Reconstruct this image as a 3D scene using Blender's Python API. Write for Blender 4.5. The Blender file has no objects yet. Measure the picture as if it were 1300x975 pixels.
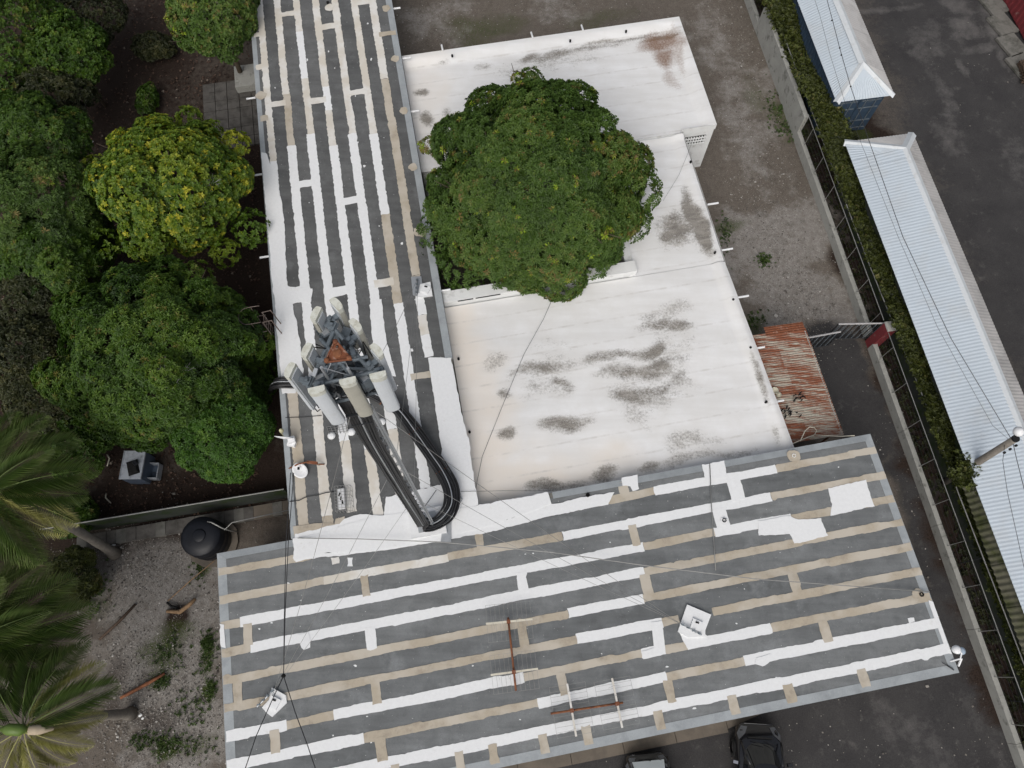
import bpy, bmesh, math, random
import numpy as np
from mathutils import Vector, Matrix, Quaternion

# ------------------------------------------------------------------ camera, world, sun, exposure
scn = bpy.context.scene
COL = scn.collection
R = math.radians
CAM_H, PITCH, FPX = 31.0, R(21.0), 950.0
cd = bpy.data.cameras.new('camera'); cam = bpy.data.objects.new('camera', cd); COL.objects.link(cam)
cam.location = (0, 0, CAM_H); cam.rotation_euler = (PITCH, 0, 0)
cd.sensor_width = 36; cd.lens = FPX / 1300 * 36; cd.clip_end = 3000; cd.clip_start = 0.5
scn.camera = cam
w = bpy.data.worlds.new('World'); scn.world = w; w.use_nodes = True
nt = w.node_tree; bg = nt.nodes['Background']
sky = nt.nodes.new('ShaderNodeTexSky'); sky.sky_type = 'NISHITA'; sky.sun_disc = False
SUN_EL, SUN_AZ = R(48), R(192)            # overcast: soft light, stronger from the south
sky.sun_elevation = SUN_EL; sky.sun_rotation = SUN_AZ; sky.dust_density = 5; sky.air_density = 1.0
hs = nt.nodes.new('ShaderNodeHueSaturation'); hs.inputs['Saturation'].default_value = 0.42
nt.links.new(sky.outputs[0], hs.inputs['Color']); nt.links.new(hs.outputs[0], bg.inputs[0])
bg.inputs[1].default_value = 0.12
sl = bpy.data.lights.new('sun', 'SUN'); sun = bpy.data.objects.new('sun', sl); COL.objects.link(sun)
sl.energy = 1.1; sl.angle = R(50); sl.color = (1, .97, .92)
sd = Vector((math.sin(SUN_AZ) * math.cos(SUN_EL), math.cos(SUN_AZ) * math.cos(SUN_EL), math.sin(SUN_EL)))
sun.rotation_euler = sd.to_track_quat('Z', 'Y').to_euler()
scn.view_settings.view_transform = 'Standard'; scn.view_settings.look = 'None'
scn.view_settings.exposure = 0.0; scn.view_settings.gamma = 1
rnd = random.Random(7); rng = np.random.default_rng(7)

# ------------------------------------------------------------------ survey: photo point + height -> place
_c, _s = math.cos(PITCH), math.sin(PITCH)
def at(px, py, z=0.0):
    x = (px - 650) / FPX; y = -(py - 487.5) / FPX
    d = Vector((x, y * _c + _s, y * _s - _c)); t = (z - CAM_H) / d.z
    return Vector((d.x * t, d.y * t, z))
def proj(p):
    q = Vector(p) - Vector((0, 0, CAM_H)); f = q.y * _s - q.z * _c
    return (650 + FPX * q.x / f, 487.5 - FPX * (q.y * _c + q.z * _s) / f)
BA = R(10.5)
BU = Vector((math.cos(BA), math.sin(BA), 0)); BV = Vector((-math.sin(BA), math.cos(BA), 0))
def B(u, v, z=0): p = BU * u + BV * v; p.z = z; return p
def uv(px, py, z): p = at(px, py, z); return p.dot(BU), p.dot(BV)

# ------------------------------------------------------------------ object helpers
def tag(o, label=None, cat=None, group=None, kind=None):
    if label: o['label'] = label
    if cat: o['category'] = cat
    if group: o['group'] = group
    if kind: o['kind'] = kind
    return o
def thing(name, label, cat, loc=(0, 0, 0), rz=0, group=None):
    o = bpy.data.objects.new(name, None); COL.objects.link(o); o.location = loc; o.rotation_euler = (0, 0, rz)
    o.empty_display_size = .2
    return tag(o, label, cat, group)
def link(name, me, parent=None, loc=None, rot=None):
    o = bpy.data.objects.new(name, me); COL.objects.link(o)
    if parent: o.parent = parent
    if loc is not None: o.location = loc
    if rot is not None: o.rotation_euler = rot
    return o
def wpart(name, me, parent):
    """mesh in world coordinates, kept in place under a parent that may be moved"""
    o = link(name, me); 
    if parent:
        o.parent = parent
        M, q = Matrix.Identity(4), parent
        while q:      # the parent's place in the world, worked out without waiting for a scene update
            M = q.matrix_parent_inverse @ Matrix.LocRotScale(q.location, q.rotation_euler, q.scale) @ M; q = q.parent
        o.matrix_parent_inverse = M.inverted()
    return o
def copy_tree(o, parent=None):
    c = o.copy(); COL.objects.link(c); c.parent = parent
    for ch in list(o.children): copy_tree(ch, c)
    return c

class MB:
    def __init__(s): s.v = []; s.f = []; s.m = []; s.mats = []
    def mi(s, m):
        if m is None: return 0
        if m not in s.mats: s.mats.append(m)
        return s.mats.index(m)
    def add(s, vs, fs, m=None):
        n = len(s.v); s.v += [tuple(v) for v in vs]; i = s.mi(m)
        for f in fs: s.f.append([a + n for a in f]); s.m.append(i)
        return s
    def box(s, c, d, m=None, rot=None, taper=1.0):
        c = Vector(c); hx, hy, hz = d[0] / 2, d[1] / 2, d[2] / 2; vs = []
        for z in (-hz, hz):
            t = taper if z > 0 else 1
            for x, y in ((-hx, -hy), (hx, -hy), (hx, hy), (-hx, hy)):
                p = Vector((x * t, y * t, z))
                if rot is not None: p = rot @ p
                vs.append(c + p)
        return s.add(vs, [(3, 2, 1, 0), (4, 5, 6, 7), (0, 1, 5, 4), (1, 2, 6, 5), (2, 3, 7, 6), (3, 0, 4, 7)], m)
    def tube(s, pts, r, n=6, m=None, cap=True):
        pts = [Vector(p) for p in pts]; k = len(pts)
        rs = r if isinstance(r, (list, tuple)) else [r] * k
        vs = []; ref = None
        for i, p in enumerate(pts):
            t = (pts[min(i + 1, k - 1)] - pts[max(i - 1, 0)])
            t = t.normalized() if t.length > 1e-9 else Vector((0, 0, 1))
            if ref is None: ref = t.orthogonal().normalized()
            a = ref - t * ref.dot(t)
            a = a.normalized() if a.length > 1e-6 else t.orthogonal().normalized()
            ref = a; b = t.cross(a)
            for j in range(n):
                q = 2 * math.pi * j / n
                vs.append(p + (a * math.cos(q) + b * math.sin(q)) * rs[i])
        fs = []
        for i in range(k - 1):
            for j in range(n):
                fs.append((i * n + j, i * n + (j + 1) % n, (i + 1) * n + (j + 1) % n, (i + 1) * n + j))
        if cap: fs += [tuple(range(n))[::-1], tuple((k - 1) * n + j for j in range(n))]
        return s.add(vs, fs, m)
    def lathe(s, c, prof, n=24, m=None):
        c = Vector(c); vs = []; fs = []
        for r, z in prof:
            for j in range(n): vs.append(c + Vector((r * math.cos(2 * math.pi * j / n), r * math.sin(2 * math.pi * j / n), z)))
        for i in range(len(prof) - 1):
            for j in range(n): fs.append((i * n + j, i * n + (j + 1) % n, (i + 1) * n + (j + 1) % n, (i + 1) * n + j))
        fs += [tuple(range(n))[::-1], tuple((len(prof) - 1) * n + j for j in range(n))]
        return s.add(vs, fs, m)
    def prism(s, poly, z0, z1, m=None, mtop=None):
        n = len(poly); a = sum(poly[i][0] * poly[(i + 1) % n][1] - poly[(i + 1) % n][0] * poly[i][1] for i in range(n))
        if a < 0: poly = poly[::-1]
        vs = [(p[0], p[1], z0) for p in poly] + [(p[0], p[1], z1) for p in poly]
        s.add(vs, [(i, (i + 1) % n, n + (i + 1) % n, n + i) for i in range(n)] + [tuple(range(n))[::-1]], m)
        return s.add(vs[n:], [tuple(range(n))], mtop or m)
    def mesh(s, name, mat=None, smooth=False):
        me = bpy.data.meshes.new(name); me.from_pydata(s.v, [], s.f)
        mats = s.mats if s.mats else ([mat] if mat else [])
        for q in mats: me.materials.append(q)
        if len(mats) > 1: me.polygons.foreach_set('material_index', s.m)
        if smooth: me.polygons.foreach_set('use_smooth', [True] * len(me.polygons))
        me.update(); return me
    def build(s, name, mat=None, parent=None, smooth=False, world=True):
        me = s.mesh(name, mat, smooth)
        return wpart(name, me, parent) if world else link(name, me, parent)

# ------------------------------------------------------------------ material helpers
class NT:
    def __init__(s, name):
        s.m = bpy.data.materials.new(name); s.m.use_nodes = True; s.t = s.m.node_tree
        s.b = s.t.nodes['Principled BSDF']; s.pos = None
    def n(s, t, **k):
        o = s.t.nodes.new(t)
        for a, b in k.items(): setattr(o, a, b)
        return o
    def l(s, a, b): s.t.links.new(a, b)
    def P(s):
        if not s.pos: s.pos = s.n('ShaderNodeNewGeometry').outputs['Position']
        return s.pos
    def noise(s, scale, detail=6, rough=.6, vec=None, stretch=None, rotz=0):
        o = s.n('ShaderNodeTexNoise'); o.inputs['Scale'].default_value = scale
        o.inputs['Detail'].default_value = detail; o.inputs['Roughness'].default_value = rough
        v = vec or s.P()
        if stretch:
            mp = s.n('ShaderNodeMapping'); mp.inputs['Scale'].default_value = stretch; mp.inputs['Rotation'].default_value = (0, 0, rotz)
            s.l(v, mp.inputs['Vector']); v = mp.outputs[0]
        s.l(v, o.inputs['Vector']); return o.outputs['Fac']
    def ramp(s, fac, stops):
        o = s.n('ShaderNodeValToRGB'); e = o.color_ramp.elements
        for i, (p, c) in enumerate(stops):
            q = e[i] if i < 2 else e.new(p)
            q.position = p; q.color = (c, c, c, 1) if isinstance(c, (int, float)) else (*c, 1)
        s.l(fac, o.inputs[0]); return o.outputs[0]
    def mix(s, fac, a, b, mode='MIX'):
        o = s.n('ShaderNodeMix', data_type='RGBA', blend_type=mode)
        for sock, v in ((o.inputs[0], fac), (o.inputs[6], a), (o.inputs[7], b)):
            if isinstance(v, (int, float)): sock.default_value = v
            elif isinstance(v, tuple): sock.default_value = (*v, 1)
            else: s.l(v, sock)
        return o.outputs[2]
    def math(s, op, a, b=0.0, c=None, clamp=False):
        o = s.n('ShaderNodeMath', operation=op, use_clamp=clamp)
        for i, v in enumerate((a, b) if c is None else (a, b, c)):
            if isinstance(v, (int, float)): o.inputs[i].default_value = v
            else: s.l(v, o.inputs[i])
        return o.outputs[0]
    def attr(s, name, ch=None):
        o = s.n('ShaderNodeAttribute', attribute_name=name)
        if ch is None: return o.outputs['Fac']
        x = s.n('ShaderNodeSeparateColor'); s.l(o.outputs['Color'], x.inputs[0]); return x.outputs[ch]
    def rand(s): return s.n('ShaderNodeObjectInfo').outputs['Random']
    def done(s, col, rough=.8, spec=.3, metal=0, bump=None, bstr=.3, bdist=.02):
        if isinstance(col, tuple): s.b.inputs['Base Color'].default_value = (*col, 1)
        else: s.l(col, s.b.inputs['Base Color'])
        if isinstance(rough, (int, float)): s.b.inputs['Roughness'].default_value = rough
        else: s.l(rough, s.b.inputs['Roughness'])
        s.b.inputs['Specular IOR Level'].default_value = spec; s.b.inputs['Metallic'].default_value = metal
        if bump is not None:
            o = s.n('ShaderNodeBump'); o.inputs['Strength'].default_value = bstr; o.inputs['Distance'].default_value = bdist
            s.l(bump, o.inputs['Height']); s.l(o.outputs[0], s.b.inputs['Normal'])
        return s.m
def sc(c, k): return tuple(min(1, x * k) for x in c)
def simple(name, c, rough=.7, spec=.3, metal=0, var=.25, scale=3.0, fine=40, dirt=None, dscale=1.2, dthr=(.5, .7), bump=.1):
    t = NT(name)
    n1 = t.noise(scale); n2 = t.noise(fine, 3)
    col = t.mix(t.ramp(n1, [(.3, 0.), (.7, 1.)]), sc(c, 1 - var), sc(c, 1 + var * .6))
    col = t.mix(.35, col, t.mix(n2, sc(c, .6), sc(c, 1.4)))
    if dirt: col = t.mix(t.ramp(t.noise(dscale, 8, .65), [(dthr[0], 0.), (dthr[1], 1.)]), col, dirt)
    return t.done(col, rough, spec, metal, bump=n2 if bump else None, bstr=bump, bdist=.01)

M = {}
def mk_membrane(name, base, lane_rot):
    t = NT(name)
    r = t.rand()
    n1 = t.noise(.55, 5, .6); n2 = t.noise(3.2, 6, .65); n3 = t.noise(70, 2, .6)
    st = t.noise(1.0, 4, .6, stretch=(.35, 3.0, 1), rotz=-lane_rot)
    col = t.mix(t.ramp(n1, [(.35, 0.), (.68, 1.)]), sc(base, .60), sc(base, 1.42))
    col = t.mix(.62, col, t.mix(t.ramp(n2, [(.32, 0.), (.68, 1.)]), sc(base, .55), sc(base, 1.5)))
    col = t.mix(.45, col, t.mix(t.ramp(st, [(.35, 0.), (.65, 1.)]), sc(base, .7), sc(base, 1.3)))
    col = t.mix(1.0, col, t.mix(r, (.86, .86, .86), (1.16, 1.15, 1.14)), 'MULTIPLY')
    col = t.mix(t.ramp(t.noise(.9, 7, .7), [(.54, 0.), (.74, .6)]), col, sc(base, 1.75))
    col = t.mix(t.ramp(t.noise(1.6, 8, .75), [(.50, 0.), (.68, .6)]), col, sc(base, .5))
    col = t.mix(t.ramp(n3, [(.30, .5), (.5, 0.)]), col, sc(base, .55))
    sp = t.noise(16, 2, .5)
    col = t.mix(t.ramp(sp, [(.735, 0.), (.755, .8)]), col, (.62, .62, .6))
    return t.done(col, .82, .25, bump=n3, bstr=.35, bdist=.006)
M['membrane_dark'] = mk_membrane('membrane_dark', (.118, .121, .122), BA + math.pi / 2)
M['membrane'] = mk_membrane('membrane', (.165, .174, .178), BA)
def mk_paint(name, c, dirt, thr, fade=None):
    t = NT(name)
    n2 = t.noise(9, 7, .7); n3 = t.noise(45, 3); n1 = t.noise(.8, 5)
    col = t.mix(t.ramp(n2, [(.3, 0.), (.7, 1.)]), sc(c, .93), sc(c, 1.04))
    col = t.mix(.25, col, t.mix(n3, sc(c, .8), sc(c, 1.15)))
    col = t.mix(t.ramp(t.noise(2.2, 8, .7), [(thr, 0.), (thr + .2, .8)]), col, dirt)
    if fade: col = t.mix(t.ramp(n1, [(.42, 0.), (.58, 1.)]), col, fade)
    col = t.mix(t.ramp(t.noise(22, 4, .7), [(.66, 0.), (.76, .6)]), col, sc(dirt, .6))
    return t.done(col, .75, .25, bump=n2, bstr=.25, bdist=.006)
M['seal_white'] = mk_paint('sealant_white', (.76, .77, .775), (.52, .50, .46), .62)
M['seal_tan'] = mk_paint('sealant_tan', (.43, .375, .295), (.27, .235, .19), .5, (.50, .455, .385))
M['seal_cream'] = mk_paint('sealant_cream', (.70, .685, .65), (.52, .47, .40), .56, (.60, .56, .49))
M['flash'] = simple('flashing_grey', (.33, .355, .37), .7, .3, var=.22, scale=1.5, fine=25, dirt=(.24, .26, .27), dscale=2.0, dthr=(.5, .75))
M['wallpaint'] = simple('wall_paint_grey', (.42, .42, .40), .85, .2, dirt=(.22, .21, .19), dthr=(.5, .72))
M['wallwhite'] = simple('wall_white', (.72, .73, .72), .8, .2, var=.08, dirt=(.38, .37, .35), dscale=1.6, dthr=(.56, .75))
M['concrete'] = simple('concrete', (.36, .36, .335), .88, .2, var=.2, scale=2, dirt=(.14, .14, .125), dscale=2.2, dthr=(.55, .7), bump=.3)
M['concrete_dark'] = simple('concrete_dark', (.17, .165, .15), .9, .2, var=.3, scale=2, dirt=(.07, .07, .06), dscale=1.6, dthr=(.48, .7), bump=.3)
M['apron'] = simple('apron_concrete', (.155, .132, .108), .9, .2, var=.2, scale=1.5, dirt=(.10, .088, .075), dscale=1.0, dthr=(.45, .7), bump=.3)
M['white'] = simple('white_plastic', (.78, .79, .80), .45, .4, var=.06, dirt=(.5, .49, .46), dscale=3, dthr=(.6, .8))
M['black'] = simple('black_rubber', (.018, .018, .02), .5, .4, var=.3)
M['blackcable'] = simple('black_cable', (.022, .022, .024), .42, .5, var=.3)
M['wire'] = simple('weathered_wire', (.30, .30, .29), .5, .4, .4)
M['darkwire'] = simple('dark_wire', (.035, .035, .037), .5, .4)
M['galv'] = simple('galvanised_steel', (.42, .44, .46), .45, .5, .5, var=.2)
M['steel'] = simple('blue_grey_steel', (.16, .19, .215), .55, .4, .2, var=.35, dirt=(.06, .07, .08), dscale=4)
M['rust'] = simple('rust', (.20, .075, .04), .9, .2, var=.5, scale=8, dirt=(.36, .25, .2), dscale=7, dthr=(.55, .7))
M['rustpipe'] = simple('rusty_pipe', (.24, .10, .05), .85, .2, var=.5, scale=6, dirt=(.12, .05, .035), dscale=4, dthr=(.45, .65))
M['panel_white'] = simple('antenna_white', (.60, .635, .67), .5, .4, var=.05, dirt=(.48, .49, .47), dscale=2, dthr=(.55, .8), bump=0)
M['panel_tan'] = simple('antenna_tan', (.42, .41, .355), .55, .35, var=.08, dirt=(.33, .32, .27), dscale=2.5, dthr=(.5, .75), bump=0)
M['panel_cap'] = simple('antenna_cap', (.60, .61, .55), .6, .3, var=.08, dirt=(.42, .41, .33), dscale=9, dthr=(.48, .7), bump=0)
M['panel_back'] = simple('antenna_back', (.50, .53, .56), .5, .4, .2, var=.1, bump=0)
M['navy'] = simple('navy_paint', (.035, .06, .095), .6, .4, var=.25, dirt=(.09, .10, .11), dscale=2, dthr=(.58, .75))
M['redpaint'] = simple('red_paint', (.20, .035, .04), .75, .3, var=.25, scale=3, dirt=(.30, .22, .2), dscale=2.4, dthr=(.6, .72))
M['gate'] = simple('gate_iron', (.03, .033, .037), .5, .4, .3)
M['gatelight'] = simple('gate_rail', (.42, .41, .41), .5, .4)
M['ladder'] = simple('ladder_steel', (.17, .135, .115), .8, .3, var=.4, scale=5)
M['wood'] = simple('drift_wood', (.26, .17, .10), .9, .15, var=.4, scale=6)
M['wooddark'] = simple('dead_wood', (.085, .06, .045), .9, .15, var=.4, scale=6)
M['bark'] = simple('bark', (.10, .08, .06), .95, .1, var=.4, scale=6, bump=.5)
M['palmbark'] = simple('palm_bark', (.21, .19, .165), .95, .1, var=.35, scale=7, bump=.5)
M['glass'] = simple('dark_glass', (.012, .014, .017), .06, .8, var=.1, bump=0)
M['carblack'] = simple('car_black', (.008, .008, .010), .14, .6, var=.2, bump=0)
M['carblack'].node_tree.nodes['Principled BSDF'].inputs['Coat Weight'].default_value = .4
M['tyre'] = simple('tyre', (.02, .02, .02), .85, .2)
M['lamp'] = simple('headlamp_glass', (.07, .075, .085), .1, .8, var=.05, bump=0)
M['chrome'] = simple('chrome', (.6, .6, .62), .2, .5, 1, bump=0)
M['yellowbit'] = simple('yellowed_plastic', (.55, .52, .33), .6, .3)
M['blueplastic'] = simple('pale_blue_plastic', (.35, .43, .52), .3, .5)
M['tank'] = simple('tank_black', (.006, .007, .011), .45, .4, var=.3)
M['cabinet'] = simple('cabinet_white', (.40, .43, .47), .5, .4, var=.1, dirt=(.2, .22, .25), dscale=4)
M['cabinetblue'] = simple('cabinet_blue', (.10, .13, .18), .5, .4)
M['mosswall'] = simple('mossy_wall', (.045, .05, .045), .9, .2, var=.35, scale=2, dirt=(.025, .04, .012), dscale=1.4, dthr=(.45, .65), bump=.3)
M['paver'] = simple('grey_paver', (.115, .108, .10), .9, .2, var=.3, scale=2, dirt=(.05, .047, .042), dscale=2.5, dthr=(.45, .7), bump=.4)
M['podgreen'] = simple('green_pod', (.10, .16, .03), .5, .4)
M['sheath'] = simple('frond_sheath', (.40, .33, .24), .7, .2)
M['cream'] = simple('cream_hose', (.62, .58, .48), .6, .3)
M['soot'] = simple('charcoal', (.02, .02, .02), .95, .1, var=.5, scale=12)
M['bottle'] = simple('pale_plastic', (.6, .57, .45), .4, .4)

def mk_white_roof():
    t = NT('white_roof_coating')
    st = t.attr('paint', 'Red'); warm = t.attr('paint', 'Green'); brown = t.attr('paint', 'Blue')
    n1 = t.noise(1.3, 6, .65); n2 = t.noise(11, 8, .75); n3 = t.noise(40, 4, .7)
    lay = t.noise(1.0, 4, .55, stretch=(.28, 2.1, 1), rotz=-BA)
    col = t.mix(t.ramp(lay, [(.35, 0.), (.65, 1.)]), (.70, .70, .695), (.79, .795, .80))
    col = t.mix(t.ramp(n1, [(.35, 0.), (.7, .55)]), col, (.66, .65, .63))
    col = t.mix(t.math('MULTIPLY', warm, t.ramp(n1, [(.2, .7), (.7, 1.)])), col, (.77, .70, .615))
    m = t.math('ADD', t.math('ADD', t.math('MULTIPLY', st, 1.2), t.math('MULTIPLY', t.math('SUBTRACT', n2, .5), 1.6)), t.math('MULTIPLY', t.math('SUBTRACT', t.noise(2.0, 9, .78, stretch=(.75, 1.3, 1), rotz=-BA), .5), 1.7))
    m2 = t.ramp(t.math('ADD', m, t.math('MULTIPLY', t.math('SUBTRACT', n3, .5), .7)), [(.34, 0.), (.95, 1.)])
    m2 = t.math('MULTIPLY', m2, t.ramp(st, [(.03, 0.), (.25, 1.)]))
    col = t.mix(t.math('MULTIPLY', m2, t.ramp(n3, [(.25, .55), (.6, 1.)])), col, t.mix(n1, (.070, .057, .040), (.120, .105, .088)))
    sx = t.n('ShaderNodeVectorMath', operation='DOT_PRODUCT'); t.l(t.P(), sx.inputs[0]); sx.inputs[1].default_value = tuple(BV)
    lap = t.math('PINGPONG', t.math('ADD', sx.outputs['Value'], t.math('MULTIPLY', n1, .05)), .49)
    lm = t.math('MULTIPLY', t.ramp(lap, [(.012, 1.), (.06, 0.)]), t.ramp(t.noise(1.7, 6, .7), [(.42, 0.), (.62, .5)]))
    col = t.mix(lm, col, (.50, .48, .45))
    gm = t.math('MULTIPLY', t.ramp(st, [(.04, 0.), (.7, .55)]), t.ramp(t.noise(3.1, 8, .7, stretch=(.5, 1.6, 1), rotz=-BA), [(.34, 0.), (.66, 1.)]))
    col = t.mix(gm, col, (.40, .375, .335))
    bm = t.math('MULTIPLY', t.ramp(t.math('ADD', brown, t.math('MULTIPLY', t.math('SUBTRACT', n2, .5), 1.1)), [(.22, 0.), (.9, .9)]), t.ramp(brown, [(.03, 0.), (.2, 1.)]))
    col = t.mix(bm, col, (.19, .10, .055))
    col = t.mix(t.ramp(n3, [(.62, 0.), (.78, .35)]), col, (.5, .48, .45))
    return t.done(col, .72, .3, bump=n2, bstr=.2, bdist=.008)
M['whiteroof'] = mk_white_roof()

def mk_ground():
    t = NT('ground_soil')
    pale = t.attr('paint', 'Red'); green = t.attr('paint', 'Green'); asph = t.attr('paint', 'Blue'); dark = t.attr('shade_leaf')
    n1 = t.noise(.7, 8, .65); n2 = t.noise(4, 8, .7); n3 = t.noise(22, 6, .75); n4 = t.noise(60, 3, .7)
    def msk(a, lo=.3, hi=.62, k=1.0, nn=None):
        return t.ramp(t.math('ADD', a, t.math('MULTIPLY', t.math('SUBTRACT', nn or n2, .5), k)), [(lo, 0.), (hi, 1.)])
    soil = t.mix(t.ramp(n2, [(.3, 0.), (.7, 1.)]), (.075, .063, .052), (.135, .118, .102))
    soil = t.mix(t.ramp(n3, [(.35, 0.), (.7, .8)]), soil, (.22, .19, .16))
    soil = t.mix(t.ramp(n4, [(.3, .7), (.5, 0.)]), soil, (.03, .025, .02))
    grav = t.mix(t.ramp(n3, [(.3, 0.), (.65, 1.)]), (.15, .14, .128), (.36, .34, .318))
    grav = t.mix(t.ramp(n4, [(.32, .6), (.5, 0.)]), grav, (.07, .06, .05))
    grav = t.mix(t.ramp(n2, [(.35, .55), (.6, 0.)]), grav, (.13, .11, .092))
    n5 = t.noise(1.1, 8, .7)
    col = t.mix(msk(pale, .34, .66, 1.5, n5), soil, grav)
    col = t.mix(t.ramp(t.noise(1.9, 9, .75), [(.52, 0.), (.70, .5)]), col, t.mix(n3, (.035, .031, .026), (.085, .078, .062)))
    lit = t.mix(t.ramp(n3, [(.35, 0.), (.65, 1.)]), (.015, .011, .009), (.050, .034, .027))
    asp = t.mix(t.ramp(n1, [(.35, 0.), (.68, 1.)]), (.034, .033, .035), (.060, .058, .058))
    asp = t.mix(.4, asp, t.mix(t.ramp(n3, [(.3, 0.), (.7, 1.)]), (.018, .018, .019), (.095, .09, .088)))
    asp = t.mix(t.ramp(t.noise(1.7, 7, .7), [(.58, 0.), (.72, .6)]), asp, (.125, .118, .112))
    ac = t.mix(msk(pale, .30, .80, 1.2, t.noise(1.5, 9, .75)), asp, t.mix(n3, (.095, .090, .087), (.165, .157, .152)))
    col = t.mix(msk(asph, .35, .6, .35), col, ac)
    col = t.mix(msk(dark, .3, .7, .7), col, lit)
    gr = t.mix(t.ramp(n3, [(.3, 0.), (.7, 1.)]), (.018, .028, .008), (.075, .095, .028))
    col = t.mix(msk(green, .42, .68, 1.2, n3), col, gr)
    return t.done(col, .95, .15, bump=n3, bstr=.5, bdist=.03)
M['ground'] = mk_ground()

def mk_leaf(name, stops, rough=.5, trans=.22):
    t = NT(name)
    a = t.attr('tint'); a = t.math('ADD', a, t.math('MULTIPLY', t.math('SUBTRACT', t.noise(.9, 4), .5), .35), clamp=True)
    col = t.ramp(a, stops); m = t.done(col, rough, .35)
    tr = t.n('ShaderNodeBsdfTranslucent'); t.l(col, tr.inputs[0])
    mx = t.n('ShaderNodeMixShader'); mx.inputs[0].default_value = trans
    out = t.t.nodes['Material Output']
    t.l(t.b.outputs[0], mx.inputs[1]); t.l(tr.outputs[0], mx.inputs[2]); t.l(mx.outputs[0], out.inputs[0])
    return m
M['leaf_mango'] = mk_leaf('leaf_mango', [(0, (.026, .056, .007)), (.45, (.066, .125, .018)), (.72, (.108, .170, .030)), (.88, (.19, .125, .045)), (1, (.25, .37, .02))])
M['leaf_yellow'] = mk_leaf('leaf_yellow', [(0, (.030, .070, .006)), (.40, (.080, .145, .010)), (.7, (.17, .225, .014)), (1, (.42, .39, .03))])
M['leaf_dark'] = mk_leaf('leaf_dark', [(0, (.015, .038, .004)), (.5, (.050, .108, .008)), (.85, (.10, .165, .015)), (1, (.16, .14, .03))])
M['leaf_green'] = mk_leaf('leaf_green', [(0, (.018, .050, .005)), (.5, (.046, .118, .010)), (1, (.11, .20, .02))])
M['leaf_scrub'] = mk_leaf('leaf_scrub', [(0, (.016, .022, .008)), (.5, (.040, .048, .016)), (1, (.085, .085, .03))])
M['leaf_vine'] = mk_leaf('leaf_vine', [(0, (.016, .022, .005)), (.45, (.052, .064, .012)), (.8, (.095, .115, .020)), (1, (.16, .14, .05))])
M['leaf_litter'] = mk_leaf('leaf_litter', [(0, (.03, .018, .012)), (.5, (.085, .05, .035)), (.9, (.15, .10, .075)), (1, (.30, .26, .22))], .8, 0)
M['frond'] = mk_leaf('frond_green', [(0, (.022, .052, .008)), (.5, (.078, .130, .026)), (1, (.21, .25, .08))])
M['frond_yellow'] = mk_leaf('frond_yellow', [(0, (.18, .19, .05)), (.5, (.40, .39, .13)), (1, (.60, .57, .30))])
M['grass'] = mk_leaf('grass_blades', [(0, (.025, .045, .010)), (.6, (.060, .105, .020)), (1, (.12, .15, .045))])
M['stone'] = mk_leaf('stone', [(0, (.06, .05, .045)), (.5, (.20, .185, .165)), (1, (.48, .46, .43))], .9, 0)

# ------------------------------------------------------------------ painted grids (where the ground / roof is worn, mossy, pale)
def grid_mesh(name, xs, ys, zf, mat, blobs, base=(0, 0, 0), mapxy=None, extra=None):
    X, Y = np.meshgrid(xs, ys); nx, ny = len(xs), len(ys)
    if mapxy: WX, WY = mapxy(X, Y)
    else: WX, WY = X, Y
    Z = zf(X, Y) if callable(zf) else np.full_like(X, zf)
    V = np.stack([WX, WY, Z], -1).reshape(-1, 3)
    i = np.arange(nx * ny).reshape(ny, nx)
    F = np.stack([i[:-1, :-1], i[:-1, 1:], i[1:, 1:], i[1:, :-1]], -1).reshape(-1, 4)
    me = bpy.data.meshes.new(name); me.from_pydata(V.tolist(), [], F.tolist()); me.materials.append(mat)
    C = np.zeros((ny, nx, 4)); C[..., 3] = 1
    for k in range(3): C[..., k] = base[k]
    D = np.zeros((ny, nx))
    gr = np.random.default_rng(len(blobs) + nx)
    def wob(sc_):
        o_ = np.zeros_like(WX)
        for q_ in range(9):
            f_ = sc_ * 1.55 ** (q_ % 5); th = gr.uniform(0, 6.28); o_ += np.sin((WX * math.cos(th) + WY * math.sin(th)) * f_ + gr.uniform(0, 6.28)) / 1.4 ** (q_ % 5)
        return o_ / 4
    w1, w2 = wob(1.3), wob(1.3)
    for ch, cx, cy, rx, ry, ang, amp in blobs:
        ca, sa = math.cos(ang), math.sin(ang); mn = min(rx, ry); dx, dy = WX - cx + w1 * .8 * min(rx, 1.2), WY - cy + w2 * .8 * min(mn, 1.2)
        q = ((dx * ca + dy * sa) / rx) ** 2 + ((-dx * sa + dy * ca) / ry) ** 2
        val = amp * np.exp(-q ** 1.5)
        if ch == 3: D = np.maximum(D, val)
        elif amp < 0: C[..., ch] = C[..., ch] * (1 + val)
        else: C[..., ch] = np.maximum(C[..., ch], val)
    a = me.color_attributes.new('paint', 'FLOAT_COLOR', 'POINT'); a.data.foreach_set('color', C.reshape(-1))
    d = me.attributes.new('shade_leaf', 'FLOAT', 'POINT'); d.data.foreach_set('value', D.reshape(-1).astype(np.float32))
    me.polygons.foreach_set('use_smooth', [True] * len(me.polygons)); me.update()
    return me
def gb(ch, px, py, rx, ry, amp, ang=BA, z=0): p = at(px, py, z); return (ch, p.x, p.y, rx, ry, ang, amp)

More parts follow.
